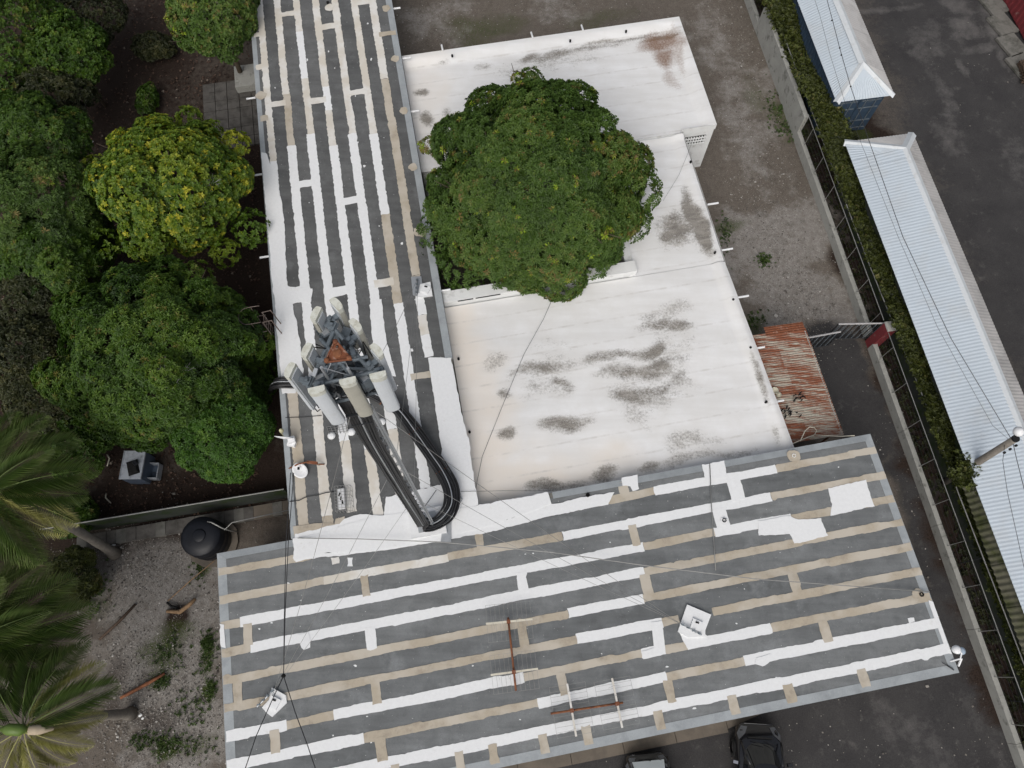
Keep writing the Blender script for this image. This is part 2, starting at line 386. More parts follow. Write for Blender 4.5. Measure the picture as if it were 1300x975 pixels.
FENCE_ANG = math.atan2(-3.35 - 34.6, 18.69 - 12.84)
gbl = [  # 0 pale gravel, 1 green, 2 asphalt, 3 dark leaf litter
    gb(0, 205, 800, 3.2, 7, .75), gb(0, 240, 905, 2.4, 4, .8), gb(0, 165, 720, 3.0, 1.6, .7), gb(0, 150, 900, 2, 2, .45),
    gb(0, 985, 300, 2.3, 5.5, .8, R(-68)), gb(0, 930, 110, 1.8, 8, .55), gb(0, 1000, 370, 2.5, 2.5, .85), gb(0, 950, 180, 1.6, 4, .6), gb(0, 545, 25, 3, 2, .62),
    gb(0, 700, 12, 3, 1.5, .5), gb(0, 985, 100, 1.2, 6, .5, R(-68)), gb(0, 1060, 385, 1.2, 2.5, .7),
    gb(1, 620, 35, 3.5, 1.5, .55), gb(1, 760, 25, 3.5, 1.2, .5), gb(1, 985, 140, .9, 2, .6), gb(1, 1000, 165, 1.2, .8, .6), gb(1, 915, 290, .5, 2.2, .6, R(98)),
    gb(1, 955, 405, 1.2, .8, .6), gb(1, 960, 120, .8, 2, .5),
    gb(1, 265, 830, .4, 1.0, .7), gb(1, 240, 945, 1.3, .5, .55), gb(1, 205, 945, .7, .6, .8), gb(1, 215, 830, 1.2, 1.2, .62), gb(1, 120, 760, .8, 1.2, .5),
    gb(1, 268, 875, .35, .5, .95), gb(1, 255, 722, .4, .7, .65), gb(1, 205, 865, .5, .4, .7),
    (2, 12.0, 10.0, 6.0, 40, R(-98.5) + R(90), 0),
]
def ground_blobs():
    L = list(gbl)
    p = at(1085, 500); L += [(2, p.x, p.y, 1.9, 4.3, R(9), .9)]
    for q in ((1190, 640), (1215, 760), (1240, 880)): p = at(*q); L += [(2, p.x, p.y, 2.0, 5, R(9), .75)]
    for q in ((700, 1000), (900, 990), (1100, 940), (1000, 1050)): p = at(*q); L += [(2, p.x, p.y, 6, 3.6, BA, 1.0)]
    p = at(1130, 905); L += [(0, p.x, p.y, .8, 2.0, R(30), .42)]
    p = at(1180, 960); L += [(0, p.x, p.y, .9, 2.2, R(25), .45)]
    p = at(1250, 930); L += [(0, p.x, p.y, .6, 2.5, R(15), .4)]
    # eastern lot beyond the fence
    L += [(2, 33, 15, 13.2, 70, R(9), 1.0)]
    for q, rx, ry, a in (((1180, 60), 1.3, 1.9, .5), ((1200, 130), .5, 4, .48), ((1215, 10), 1.0, 1.2, .62), ((1225, 38), 1.1, .8, .62), ((1245, 60), 1.0, .5, .6),
                         ((1225, 85), .3, .7, .7), ((1205, 175), .7, 1.5, .5), ((1275, 50), .9, 4, .7), ((1272, 75), .3, .6, .6), ((1120, 10), 2.5, .3, .55), ((1290, 200), .8, 3, .4)):
        p = at(*q); L += [(0, p.x, p.y, rx, ry, R(9), a)]
    # west yard: leaf litter and soil under the trees
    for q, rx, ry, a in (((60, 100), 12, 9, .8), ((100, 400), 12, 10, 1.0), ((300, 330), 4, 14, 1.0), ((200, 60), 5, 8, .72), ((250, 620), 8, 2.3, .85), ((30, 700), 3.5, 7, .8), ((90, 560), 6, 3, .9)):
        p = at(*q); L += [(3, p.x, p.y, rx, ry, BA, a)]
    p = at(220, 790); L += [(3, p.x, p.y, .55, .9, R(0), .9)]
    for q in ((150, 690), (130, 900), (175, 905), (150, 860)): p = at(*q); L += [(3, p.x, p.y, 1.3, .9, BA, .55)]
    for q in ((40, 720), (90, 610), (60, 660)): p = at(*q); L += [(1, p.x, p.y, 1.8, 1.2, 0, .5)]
    # rank grass in the alley between the fence and the containers
    for k in range(12):
        p = at(985 + k * 27, 10 + k * 80); p.x += .9
        L += [(1, p.x + .8, p.y, 1.2, 3, R(9), .62), (3, p.x + .5, p.y, 2.2, 3.4, R(9), 1.4)]
    return L
xs = np.concatenate([[-400, -120, -60, -42], np.arange(-32, 33.1, .22), [40, 60, 120, 400]])
ys = np.concatenate([[-300, -80, -30, -14], np.arange(-7, 40.1, .22), [45, 60, 90, 200, 500]])
def gz(X, Y): return .03 * np.sin(X * .9 + 1.3) * np.sin(Y * .7) * ((np.abs(X) < 33) & (Y > -7) & (Y < 40)) - .03
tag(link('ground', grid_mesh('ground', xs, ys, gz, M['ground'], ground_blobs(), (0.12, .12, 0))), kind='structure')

# ------------------------------------------------------------------ building pieces
ZR = 3.5
def mesh_obj(name, parent, vs, fs, mat, smooth=False):
    return MB().add(vs, fs).build(name, mat, parent, smooth)
def wall_box(parent, u0, u1, v0, v1, z0, z1, mat, name='wall'):
    return MB().prism([B(u0, v0), B(u1, v0), B(u1, v1), B(u0, v1)], z0, z1, mat).build(name, None, parent)
def ragged(pts, jag, step=.10, corr=.88, fine=.35):
    """closed outline with a hand-brushed edge"""
    out = []; n = len(pts)
    for i in range(n):
        a, b = Vector(pts[i]), Vector(pts[(i + 1) % n]); L = (b - a).length; k = max(1, int(L / step))
        d = (b - a) / max(L, 1e-6); nn = Vector((-d.y, d.x)); lo = rnd.uniform(-1, 1)
        for j in range(k):
            lo = lo * corr + rnd.uniform(-1, 1) * .42
            if rnd.random() < .035: lo = rnd.uniform(-1.6, 1.6)
            e = 0 if j == 0 else (lo + rnd.uniform(-1, 1) * fine) * jag
            out.append(a + (b - a) * j / k + nn * e)
    return out
def slab(name, parent, outline, z, th, mat):
    return MB().prism([(p[0], p[1]) for p in outline], z - th, z, mat).build(name, None, parent)
def band(parent, p0, p1, wd, mat, z, jag=.03, name='sealant_band', fine=.3, step=.10):
    p0, p1 = Vector(p0[:2]), Vector(p1[:2]); d = (p1 - p0).normalized(); n = Vector((-d.y, d.x)) * wd / 2
    return slab(name, parent, ragged([p0 - n, p1 - n, p1 + n, p0 + n], jag, step, .9 if fine < .5 else .7, fine), z, .012, mat)
W_, T_, C_ = 'seal_white', 'seal_tan', 'seal_cream'
def patch_px(parent, pts, z, mat, jag=.03, zz=ZR, name='roof_coating'):
    return slab(name, parent, ragged([at(x, y, zz).to_2d() for x, y in pts], jag), z, .012, M[mat])
def u_at(px, v, z=ZR):
    lo, hi = -30., 30.
    for _ in range(40):
        m = (lo + hi) / 2
        if proj(B(m, v, z))[0] < px: lo = m
        else: hi = m
    return lo
def v_at(py, u, z=ZR):
    lo, hi = -10., 45.
    for _ in range(40):
        m = (lo + hi) / 2
        if proj(B(u, m, z))[1] > py: lo = m
        else: hi = m
    return lo
def pad(parent, px, py, r, mat, zz=ZR, z=None):
    c = at(px, py, zz).to_2d(); n = 14
    return slab('sealant_pad', parent, [c + Vector((math.cos(2 * math.pi * i / n), math.sin(2 * math.pi * i / n))) * r * rnd.uniform(.85, 1.15) for i in range(n)], z or zz + .034, .012, M[mat])
def spout(parent, px, py, z, du, dv, mat='white', ln=.42):
    p = at(px, py, z); d = BU * du + BV * dv
    return MB().tube([p - d * ln * .35, p + d * ln * .65], .045, 8, M[mat]).build('drain_spout', None, parent)

# ---- south wing: long flat roof in membrane lanes
SW = thing('flat_roofed_building', 'wide front building, striped grey roof with tan and white seams and fallen TV antennas', 'building', B(2.5, 1.5, 0))
u0, u1, v0, v1 = -9.78, 15.07, -2.84, 5.86
wall_box(SW, u0 + .25, u1 - .25, v0 + .35, v1 - .02, -.1, ZR - .22, M['wallpaint'])
MB().prism([B(u0 + .02, v0 + .02), B(u1 - .02, v0 + .02), B(u1 - .02, v1 - .02), B(u0 + .02, v1 - .02)], ZR - .22, ZR, M['concrete_dark']).build('roof', None, SW)
SEAM = [5.20, 4.21, 3.30, 2.41, 1.51, .61, -.27, -1.15, -2.03]
crossP = [(609.5, 692, T_, .28), (464, 741, T_, .28), (806, 682, T_, .3), (315, 806, T_, .3), (664, 741, W_, .36), (471, 810, W_, .34), (821, 742, T_, .34), (1010, 743, T_, .32), (664, 808, T_, .3), (302, 877, T_, .3),
          (477, 876, T_, .32), (349, 938, T_, .3), (714, 866, T_, .3), (1048, 802, T_, .32), (484, 947, T_, .34), (850, 876, T_, .3), (584, 965, T_, .28), (627, 957, T_, .3), (691, 946, T_, .3), (746, 935, T_, .3), (838, 917, T_, .3),
          (933, 900, T_, .32), (1004, 885, T_, .34), (1098, 866, T_, .3), (502, 975, T_, .28), (937, 632, W_, .5), (917, 665, W_, .5), (791, 617, T_, .32)]
lanes = [v1] + SEAM + [v0]
joints = {k: [] for k in range(len(lanes) - 1)}
for px, py, m, wd in crossP:
    uu, vv = uv(px, py, ZR)
    for k in range(len(lanes) - 1):
        if lanes[k] >= vv > lanes[k + 1]: joints[k].append((uu, m, wd))
RIM = .30
for k in range(len(lanes) - 1):
    va, vb = lanes[k], lanes[k + 1]
    va = min(va, v1 - .22); vb = max(vb, v0 + .30)
    cuts = [u0 + RIM] + sorted(j[0] for j in joints[k]) + [u1 - RIM]
    for a, b in zip(cuts, cuts[1:]):
        zz = ZR + .006 + .003 * ((k + len(cuts)) % 2)
        MB().prism([B(a + .01, vb + .005), B(b - .01, vb + .005), B(b - .01, va - .005), B(a + .01, va - .005)], ZR - .002, zz, M['membrane']).build('roofing_sheet', None, SW)
    for uu, m, wd in joints[k]:
        a, b = (lanes[k], lanes[k + 1]); b = max(b, v0 + .06); a = min(a, v1 - .05)
        band(SW, B(uu, a - .08), B(uu, b + .08), wd, M[m], ZR + .024, .025)
runs = [  # breaks along every seam as photo columns
    [(276, T_), (395, None), (688, W_), (771, T_), (831, W_), (985, T_), (1128, None)],
    [(276, T_), (411, C_), (569, T_), (714, W_), (979, T_), (1140, None)],
    [(276, T_), (305, W_), (817, T_), (907, W_), (1005, T_), (1150, None)],
    [(276, T_), (318, W_), (818, T_), (1160, None)],
    [(276, T_), (721, W_), (817, T_), (1170, None)],
    [(276, T_), (732, W_), (841, T_), (862, None), (905, T_), (1180, None)],
    [(287, W_), (364, T_), (424, W_), (665, T_), (815, W_), (844, T_), (872, W_), (979, T_), (1184, None)],
    [(287, W_), (462, T_), (683, W_), (846, T_), (945, W_), (1196, None)],
    [(289, W_), (1208, None)]]
for k, rr in enumerate(runs):
    for i in range(len(rr) - 1):
        if rr[i][1] is None: continue
        a = max(u_at(rr[i][0], SEAM[k]), u0 + .02); b = min(u_at(rr[i + 1][0], SEAM[k]), u1 - .02)
        if b - a < .1: continue
        band(SW, B(a, SEAM[k] + rnd.uniform(-.02, .02)), B(b, SEAM[k] + rnd.uniform(-.02, .02)), {W_: .34, T_: .28, C_: .28}[rr[i][1]], M[rr[i][1]], ZR + (.016 if i % 2 else .019), .022)
def strip3(name, parent, pts_in, pts_out, zi, zo, mat):
    """sloping edge flashing between an inner and an outer line, with a drip face"""
    n = len(pts_in); vs = [(p[0], p[1], zi) for p in pts_in] + [(p[0], p[1], zo) for p in pts_out] + [(p[0], p[1], zo - .16) for p in pts_out] + [(p[0], p[1], zi - .1) for p in pts_in]
    fs = []
    for i in range(n - 1):
        fs += [(i, n + i, n + i + 1, i + 1), (n + i, 2 * n + i, 2 * n + i + 1, n + i + 1), (2 * n + i, 3 * n + i, 3 * n + i + 1, 2 * n + i + 1)]
    fs += [(0, 3 * n, 2 * n, n), (n - 1, 2 * n - 1, 3 * n - 1, 4 * n - 1)]
    return MB().add(vs, fs).build(name, mat, parent)
def lin(a, b, k=2): return [a + (b - a) * i / (k - 1) for i in range(k)]
strip3('edge_flashing', SW, lin(B(u0 + .32, v0 + .30), B(u1 - .3, v0 + .30)), lin(B(u0, v0), B(u1, v0)), ZR + .014, ZR + .004, M['flash'])
strip3('edge_flashing', SW, lin(B(u0 + .32, v1 - .26), B(u0 + .32, v0 + .30)), lin(B(u0, v1), B(u0, v0)), ZR + .0145, ZR + .0045, M['flash'])
strip3('edge_flashing', SW, lin(B(u1 - .3, v0 + .30), B(u1 - .3, v1 - .26)), lin(B(u1, v0), B(u1, v1)), ZR + .0135, ZR + .0035, M['flash'])
strip3('edge_flashing', SW, lin(B(u1 - .3, v1 - .26), B(2.6, v1 - .26)), lin(B(u1, v1), B(2.6, v1)), ZR + .05, ZR + .0, M['flash'])
strip3('edge_flashing', SW, lin(B(-7.0, v1 - .26), B(u0 + .32, v1 - .26)), lin(B(-7.0, v1), B(u0, v1)), ZR + .05, ZR + .0, M['flash'])
# white coating run over from the west wing, and hand-painted patches
patch_px(SW, [(372, 684), (420, 674), (480, 655), (606, 642), (695, 625), (700, 640), (620, 668), (560, 682), (500, 696), (440, 702), (410, 703), (374, 712)], ZR + .058, W_, .04)
patch_px(SW, [(372, 708), (440, 699), (560, 680), (640, 661), (700, 640), (780, 625), (772, 640), (700, 655), (640, 671), (560, 688), (470, 701), (410, 707), (376, 714)], ZR + .046, W_, .03)
patch_px(SW, [(891, 590), (919, 585), (922, 606), (896, 612)], ZR + .060, W_, .03)
patch_px(SW, [(789, 607), (809, 603), (811, 621), (803, 624), (800, 618), (790, 617)], ZR + .060, W_, .03)
patch_px(SW, [(1051, 620), (1099, 609), (1110, 643), (1054, 655), (1056, 640)], ZR + .036, W_, .03)
patch_px(SW, [(962, 661), (1003, 655), (1010, 659), (1042, 658), (1051, 680), (1008, 690), (1002, 678), (963, 680)], ZR + .040, W_, .03)
patch_px(SW, [(826, 790), (840, 788), (845, 830), (815, 836), (815, 827), (830, 822)], ZR + .036, W_, .012)
patch_px(SW, [(861, 800), (895, 805), (900, 812), (872, 823), (866, 812)], ZR + .033, W_, .02)
patch_px(SW, [(378, 806), (391, 802), (394, 822), (386, 825), (380, 815)], ZR + .033, W_, .03)
patch_px(SW, [(279, 792), (285, 793), (287, 823), (281, 821)], ZR + .036, W_, .02)
patch_px(SW, [(1178, 762), (1184, 764), (1203, 818), (1198, 819)], ZR + .036, W_, .01)
patch_px(SW, [(1152, 785), (1160, 784), (1161, 789), (1154, 791)], ZR + .02, W_, .01)
patch_px(SW, [(420, 708), (430, 707), (431, 715), (422, 717)], ZR + .02, C_, .03)
patch_px(SW, [(441, 708), (448, 708), (448, 719), (441, 719)], ZR + .02, W_, .02)
patch_px(SW, [(960, 835), (978, 830), (977, 840), (968, 846), (958, 843)], ZR + .034, W_, .02)
pad(SW, 1007, 579, .24, T_, z=ZR + .07); pad(SW, 1165, 754, .2, T_); pad(SW, 919, 662, .15, W_, z=ZR + .05)
for px, py, mm in ((1007, 579, 'wallwhite'), (1169, 755, 'soot'), (919, 661, 'soot'), (746, 629, 'soot')):
    p = at(px, py, ZR); MB().lathe(p, [(.075, 0), (.075, .10), (.055, .10), (.055, .02)], 12, M[mm]).build('vent_pipe', None, SW)

# ---- west wing: narrow long roof, lanes run along it
WW = thing('flat_roofed_building', 'long narrow building with dark membrane roof and pale lengthwise seams under the antenna mast', 'building', B(-3.6, 19, 0))
a0, a1, b0, b1 = -7.10, -.20, 5.9, 48.0
wall_box(WW, a0 + .2, a1 - .05, b0 + .02, b1, -.1, ZR - .22, M['wallpaint'])
MB().prism([B(a0 + .02, b0), B(a1 - .02, b0), B(a1 - .02, b1), B(a0 + .02, b1)], ZR - .22, ZR, M['concrete_dark']).build('roof', None, WW)
LS = [-6.58, -5.72, -4.80, -3.88, -2.95, -2.02, -1.13]
def z2(x, y): return (300 + x * .23077, y * .23077)
def z6(x, y): return (300 + x * .23077, 225 + y * .23077)
def z3(x, y): return (300 + x * .3282, 370 + y * .3282)
crossL = [(z2(288, 77), C_, .3), (z2(508, 147), C_, .32), (z2(705, 10), C_, .3), (z2(840, 185), T_, .3), (z2(670, 507), C_, .3), (z2(452, 552), C_, .32), (z2(238, 570), C_, .3),
          (z2(100, 25), C_, .3), (z2(115, 192), C_, .3), (z2(128, 370), C_, .28), (z2(145, 655), T_, .3), (z6(392, 35), W_, .36), (z6(640, 127), W_, .38), (z6(590, 622), W_, .42), (z6(815, 580), C_, .36),
          (z6(330, 650), W_, .75), (z3(715, 327), T_, .3)]
lanesL = [a0] + LS + [a1]
jl = {k: [] for k in range(len(lanesL) - 1)}
for (px, py), m, wd in crossL:
    uu, vv = uv(px, py, ZR)
    for k in range(len(lanesL) - 1):
        if lanesL[k] <= uu < lanesL[k + 1]: jl[k].append((vv, m, wd))
for k in range(len(lanesL) - 1):
    ua, ub = max(lanesL[k], a0 + .2), min(lanesL[k + 1], a1 - .26)
    cuts = [b0] + sorted(j[0] for j in jl[k]) + [40, b1]
    for q, (a, b) in enumerate(zip(cuts, cuts[1:])):
        MB().prism([B(ua + .005, a + .01), B(ub - .005, a + .01), B(ub - .005, b - .01), B(ua + .005, b - .01)], ZR - .002, ZR + .006 + .003 * (q % 2), M['membrane_dark']).build('roofing_sheet', None, WW)
    for vv, m, wd in jl[k]:
        band(WW, B(max(lanesL[k], a0 + .05) + .06, vv), B(lanesL[k + 1] - .06, vv), wd, M[m], ZR + .026, .03)
runsL = [  # (photo row, paint) breaks from far end to near end
    [(-80, C_), (205, W_), (455, W_), (497, T_), (672, None)],
    [(-80, C_), (120, T_), (185, W_), (470, W_), (520, C_), (590, C_), (655, T_), (676, None)],
    [(-80, C_), (40, W_), (100, C_), (170, W_), (330, W_), (395, W_), (560, C_), (650, None)],
    [(-80, C_), (110, W_), (140, C_), (185, W_), (470, W_), (570, C_), (655, None)],
    [(-80, C_), (90, C_), (170, W_), (400, W_), (545, C_), (640, None)],
    [(-80, C_), (130, C_), (170, W_), (272, T_), (385, W_), (620, None)],
    [(-80, C_), (100, T_), (150, T_), (270, T_), (350, T_), (372, W_), (400, C_), (425, W_), (453, None)]]
for k, rr in enumerate(runsL):
    for i in range(len(rr) - 1):
        va = b1 - .1 if i == 0 else v_at(rr[i][0], LS[k]); vb = v_at(rr[i + 1][0], LS[k]); wd = .32 if rr[i][0] < 150 else .38
        if k == 0 and rr[i][0] < 497: wd = .3
        if k == 6: wd = .36
        band(WW, B(LS[k] + rnd.uniform(-.02, .02), va), B(LS[k] + rnd.uniform(-.02, .02), vb), wd, M[rr[i][1]], ZR + (.016 if i % 2 else .019), .021, fine=.9, step=.085)
strip3('edge_flashing', WW, lin(B(a0 + .22, b0), B(a0 + .22, b1))[::-1], lin(B(a0, b0), B(a0, b1))[::-1], ZR + .014, ZR + .004, M['flash'])
strip3('edge_flashing', WW, lin(B(a1 - .3, 11.9), B(a1 - .3, b1)), lin(B(a1, 11.9), B(a1, b1)), ZR + .014, ZR + .004, M['flash'])
# broad white coating along the west edge, the east edge near the corner and round the corner
patch_px(WW, [z2(140, 840), z2(165, 845), z2(190, 915), z2(225, 900), z6(240, 100), z6(262, 250), z6(285, 600), z6(420, 615), z6(412, 690), z6(330, 690), z6(312, 700), z6(330, 780), z3(250, 200), z3(262, 300), z3(230, 395), z3(180, 398), z6(235, 960), z6(205, 640), z6(168, 240)], ZR + .040, W_, .03)
patch_px(WW, [z3(742, 258), z3(832, 258), z3(860, 400), z3(905, 620), z3(936, 825), z3(600, 985), z3(225, 965), z3(228, 938), z3(330, 915), z3(400, 900), z3(420, 880), z3(480, 862), z3(572, 868), z3(580, 795), z3(690, 770), z3(790, 750), z3(795, 620), z3(770, 440)], ZR + .043, W_, .03)
patch_px(WW, [z6(732, 706), z6(752, 680), z6(800, 672), z6(815, 800), z6(835, 930), z3(618, 330), z3(588, 330), z3(560, 240), z6(752, 930)], ZR + .036, W_, .03)
patch_px(WW, [z3(220, 910), z3(290, 900), z3(380, 900), z3(385, 880), z3(420, 870), z3(410, 915), z3(225, 945)], ZR + .036, T_, .03)
for q in (z2(825, 48), z2(875, 325), z2(922, 612), z2(972, 920)): pad(WW, *q, .2, T_)
pad(WW, *z2(512, 42), .22, C_); pad(WW, *z2(138, 527), .24, T_); pad(WW, *z6(1015, 300), .28, T_, z=ZR + .046)
for q in (z2(505, 20), z6(1005, 293)): MB().lathe(at(*q, ZR), [(.07, 0), (.07, .1), (.05, .1), (.05, .02)], 12, M['soot']).build('vent_pipe', None, WW)
for px, py in ((z2(88, 540)), (z2(130, 960)), (z6(165, 437))): spout(WW, px, py, ZR - .12, -1, 0)
for px, py in (z2(872, 47), z2(975, 613), z6(1080, 277), z6(1142, 623)): spout(WW, px, py, ZR - .12, 1, 0)
for px, py in ((z2(930, 320)),): spout(WW, px, py, ZR - .12, 1, 0)
# splashes of coating
for _ in range(34):
    vv = rnd.uniform(b0 + 3, 30); uu = rnd.uniform(a0 + .5, a1 - .5); r = rnd.uniform(.015, .06)
    slab('paint_splash', WW, [B(uu, vv).to_2d() + Vector((math.cos(a) * r * rnd.uniform(.5, 1.4), math.sin(a) * r * rnd.uniform(.5, 2))) for a in np.arange(0, 6.2, .9)], ZR + .013, .008, M[W_])
for _ in range(34):
    vv = rnd.uniform(v0 + .5, v1 - .5); uu = rnd.uniform(u0 + .5, u1 - .5); r = rnd.uniform(.012, .05)
    slab('paint_splash', SW, [B(uu, vv).to_2d() + Vector((math.cos(a) * r * rnd.uniform(.5, 2), math.sin(a) * r * rnd.uniform(.5, 1.2))) for a in np.arange(0, 6.2, .9)], ZR + .013, .008, M[W_])

# ---- white annex: three white-coated roofs round the courtyard
AN = thing('white_roofed_building', 'building with white coated, mould stained roofs wrapped round the courtyard of the big tree', 'building', B(9, 14, 0))
ZS, ZN = 2.9, 3.1
sb = []   # stains in photo coordinates: channel, x, y, rx, ry, amount
for px, py, rx, ry, am in ((688, 469, 1.4, .5, .75), (713, 465, 1.5, .35, .6), (813, 444, 1.0, .42, .95), (772, 453, .9, .35, .6), (841, 413, .9, .3, .75), (868, 415, .7, .45, .8), (830, 412, 1.3, .3, .45),
        (820, 469, 1.3, .5, .75), (806, 501, 1.3, .5, .7), (848, 489, 1.2, .7, .5), (716, 491, .5, .5, .6), (690, 498, 1.6, .5, .35), (719, 538, .9, .35, .85), (643, 548, .4, .25, .85), (624, 456, .5, .45, .5),
        (638, 498, .35, .3, .6), (820, 526, 1.2, .6, .42), (699, 617, .8, .3, .75), (728, 612, .8, .25, .6), (768, 603, .5, .35, .75), (823, 593, .8, .25, .75), (889, 583, 1.4, .3, .5), (879, 560, 1.0, .6, .4),
        (845, 395, 1.6, .5, .42), (930, 575, 1.0, .2, .5), (962, 480, .15, 1.2, .75), (985, 555, .15, .5, .5), (700, 440, 1.8, .8, .25), (850, 455, 1.8, 1.6, .34), (790, 620, .5, .1, .5)):
    sb.append(gb(0, px, py, rx, ry, am, BA, ZS))
for px, py, rx, ry, am in ((884, 277, .36, 1.5, 1.1), (867, 296, .9, 1.2, .85), (893, 300, .4, 1.0, 1.15), (878, 256, .2, .5, .6), (845, 285, .8, .6, .45), (885, 290, .6, 1.2, .6)):
    sb.append(gb(0, px, py, rx, ry, am, BA, ZS))
for px, py, rx, ry in ((600, 560, 1.6, 3.5), (640, 610, 3.5, 1.2), (585, 450, 1.2, 4), (700, 600, 3, 1.0)): sb.append(gb(1, px, py, rx, ry, .8, BA, ZS))
for px, py, rx, ry, am in ((750, 615, 5, .8, .45), (985, 480, .6, 4, .35)): sb.append(gb(1, px, py, rx, ry, am, BA, ZS))
def mapB(X, Y): return X * BU.x + Y * BV.x, X * BU.y + Y * BV.y
E_, N0, N1 = 11.95, 21.25, 27.95   # east edge of the south part etc.
def rimz(zb, e, w_=.42, h=.13):
    return lambda d: zb + h * np.clip(1 - d / w_, 0, 1)
# south roof
se0 = np.concatenate([np.arange(-.2, 11.2, .12)]); 
def south_roof():
    X = np.arange(-.19, 12.25, .11); Y = np.concatenate([np.arange(5.87, 14.5, .11)])
    def mp(X, Y):   # east side follows its slightly splayed edge
        k = (X + .19) / 12.3; east = np.interp(Y, [5.9, 13.7, 15], [12.15, 11.85, 11.8]); XX = -.19 + k * (east + .19)
        return mapB(XX, Y)
    def zf(X, Y):
        d = 12.2 - X; z = ZS + .16 * np.clip(1 - np.abs(d - .22) / .34, 0, 1) ** .8
        return z + .012 * np.sin(Y * 2.2 + X * .3) + .05 * np.clip(1 - (X + .19) / .5, 0, 1)
    o = wpart('roof', grid_mesh('roof', X, Y, zf, M['whiteroof'], sb, (0, .04, 0), mp), AN); return o
south_roof()
def east_roof():
    X = np.arange(7.75, 12.0, .11); Y = np.arange(14.49, 21.3, .11)
    def zf(X, Y):
        d = 11.95 - X; return ZS - .02 + .13 * np.clip(1 - np.abs(d - .2) / .34, 0, 1) ** .8 + .05 * np.clip(1 - np.abs(X - 7.9) / .2, 0, 1) + .2 * np.clip((Y - 20.9) / .5, 0, 1)
    return wpart('roof', grid_mesh('roof', X, Y, zf, M['whiteroof'], sb, (0, .02, 0), mapB), AN)
east_roof()
nb = []
for px, py, rx, ry, am in ((839, 52, 1.3, .7, .9), (850, 72, .8, .9, .85), (853, 98, .6, .8, .5), (862, 60, .25, 1.8, .55)): nb.append(gb(2, px, py, rx, ry, am, BA, ZN))
for px, py, rx, ry, am in ((694, 69, 1.2, .35, .75), (672, 71, .4, .3, .8), (740, 58, 2.5, .15, .6), (533, 112, .35, .3, .85), (543, 149, .35, .45, .9), (569, 142, .25, .4, .6), (620, 82, .5, .25, .5), (560, 78, .5, .2, .4), (800, 45, 2.5, .12, .7), (700, 80, 3, .8, .3), (842, 45, 1.2, .15, .9)): nb.append(gb(0, px, py, rx, ry, am, BA, ZN))
nb.append(gb(1, 540, 130, 1.2, 4, .4, BA, ZN))
def north_roof():
    X = np.arange(-.18, 13.55, .12); X = np.append(X, 13.56); Y = np.arange(21.4, 28.0, .12); Y = np.append(Y, 28.06)
    def zf(X, Y):
        d = np.minimum(13.56 - X, 28.06 - Y); return ZN - .2 + .22 * np.clip(1 - np.maximum(d - .25, 0) / .45, 0, 1)
    return wpart('roof', grid_mesh('roof', X, Y, zf, M['whiteroof'], nb, (0, .02, 0), mapB), AN)
north_roof()
wall_box(AN, -.15, 13.54, 21.45, 28.04, -.1, ZN - .25, M['wallwhite'])
wall_box(AN, 7.8, 11.9, 14.5, 21.44, -.1, ZS - .04, M['wallwhite'])
MB().prism([B(-.18, 5.9), B(12.12, 5.9), B(11.82, 14.49), B(-.18, 14.49)], -.1, ZS - .03, M['wallwhite']).build('wall', None, AN)
# fascia skirts closing the raised rims
def skirt(pts, z0, z1):
    vs = [(p[0], p[1], z0) for p in pts] + [(p[0], p[1], z1) for p in pts]; n = len(pts)
    MB().add(vs, [(i, i + 1, n + i + 1, n + i) for i in range(n - 1)]).build('fascia', M['wallwhite'], AN)
skirt([B(-.18, 28.061), B(13.561, 28.061), B(13.561, 21.399), B(11.9, 21.399)], ZN - .3, ZN + .022)
skirt([B(7.7, 21.398), B(13.5, 21.398)], ZS - .2, ZN - .19)
skirt([B(11.96, 21.39), B(11.96, 14.5), B(11.85, 13.7), B(12.16, 5.88)], ZS - .3, ZS + .1)
# courtyard parapet with dark weep slots
p0 = MB(); p0.prism([B(-.18, 14.52), B(8.05, 14.52), B(8.05, 15.02), B(-.18, 15.02)], ZS - .5, ZS + .40, M['wallwhite']); p0.build('parapet', None, AN)
p1 = MB(); p1.prism([B(7.72, 15.03), B(8.05, 15.03), B(8.05, 21.3), B(7.72, 21.3)], ZS - .5, ZS + .14, M['wallwhite']); p1.build('parapet', None, AN)
for ua, ub in ((.4, 1.05), (1.15, 2.2), (3.6, 4.7), (4.9, 6.2)):
    MB().box(B((ua + ub) / 2, 14.515, ZS + .33), (ub - ua, .03, .06), M['soot'], Matrix.Rotation(BA, 3, 'Z')).build('weep_slot', None, AN)
for px, py in ((560, 75), (648, 60), (720, 40), (790, 28)):
    pass
for uu in (1.8, 6.2, 8.7): MB().tube([B(uu, 28.0, ZN + .1), B(uu, 28.35, ZN + .06)], .045, 8, M['white']).build('drain_spout', None, AN)
for px, py in ((903, 259), (921, 317), (941, 377), (961, 442), (985, 510)): spout(AN, px, py, ZS - .05, 1, 0, ln=.5)
for px, py, zz in ((574, 70, ZN), (724, 51, ZN), (795, 39, ZN), (877, 205, ZS), (908, 320, ZS), (931, 380, ZS), (953, 441, ZS), (973, 510, ZS), (582, 455, ZS), (596, 548, ZS)):
    MB().lathe(at(px, py, zz + .16) , [(.05, -.1), (.05, .015), (.03, .015)], 10, M['soot']).build('drain_hole', None, AN)
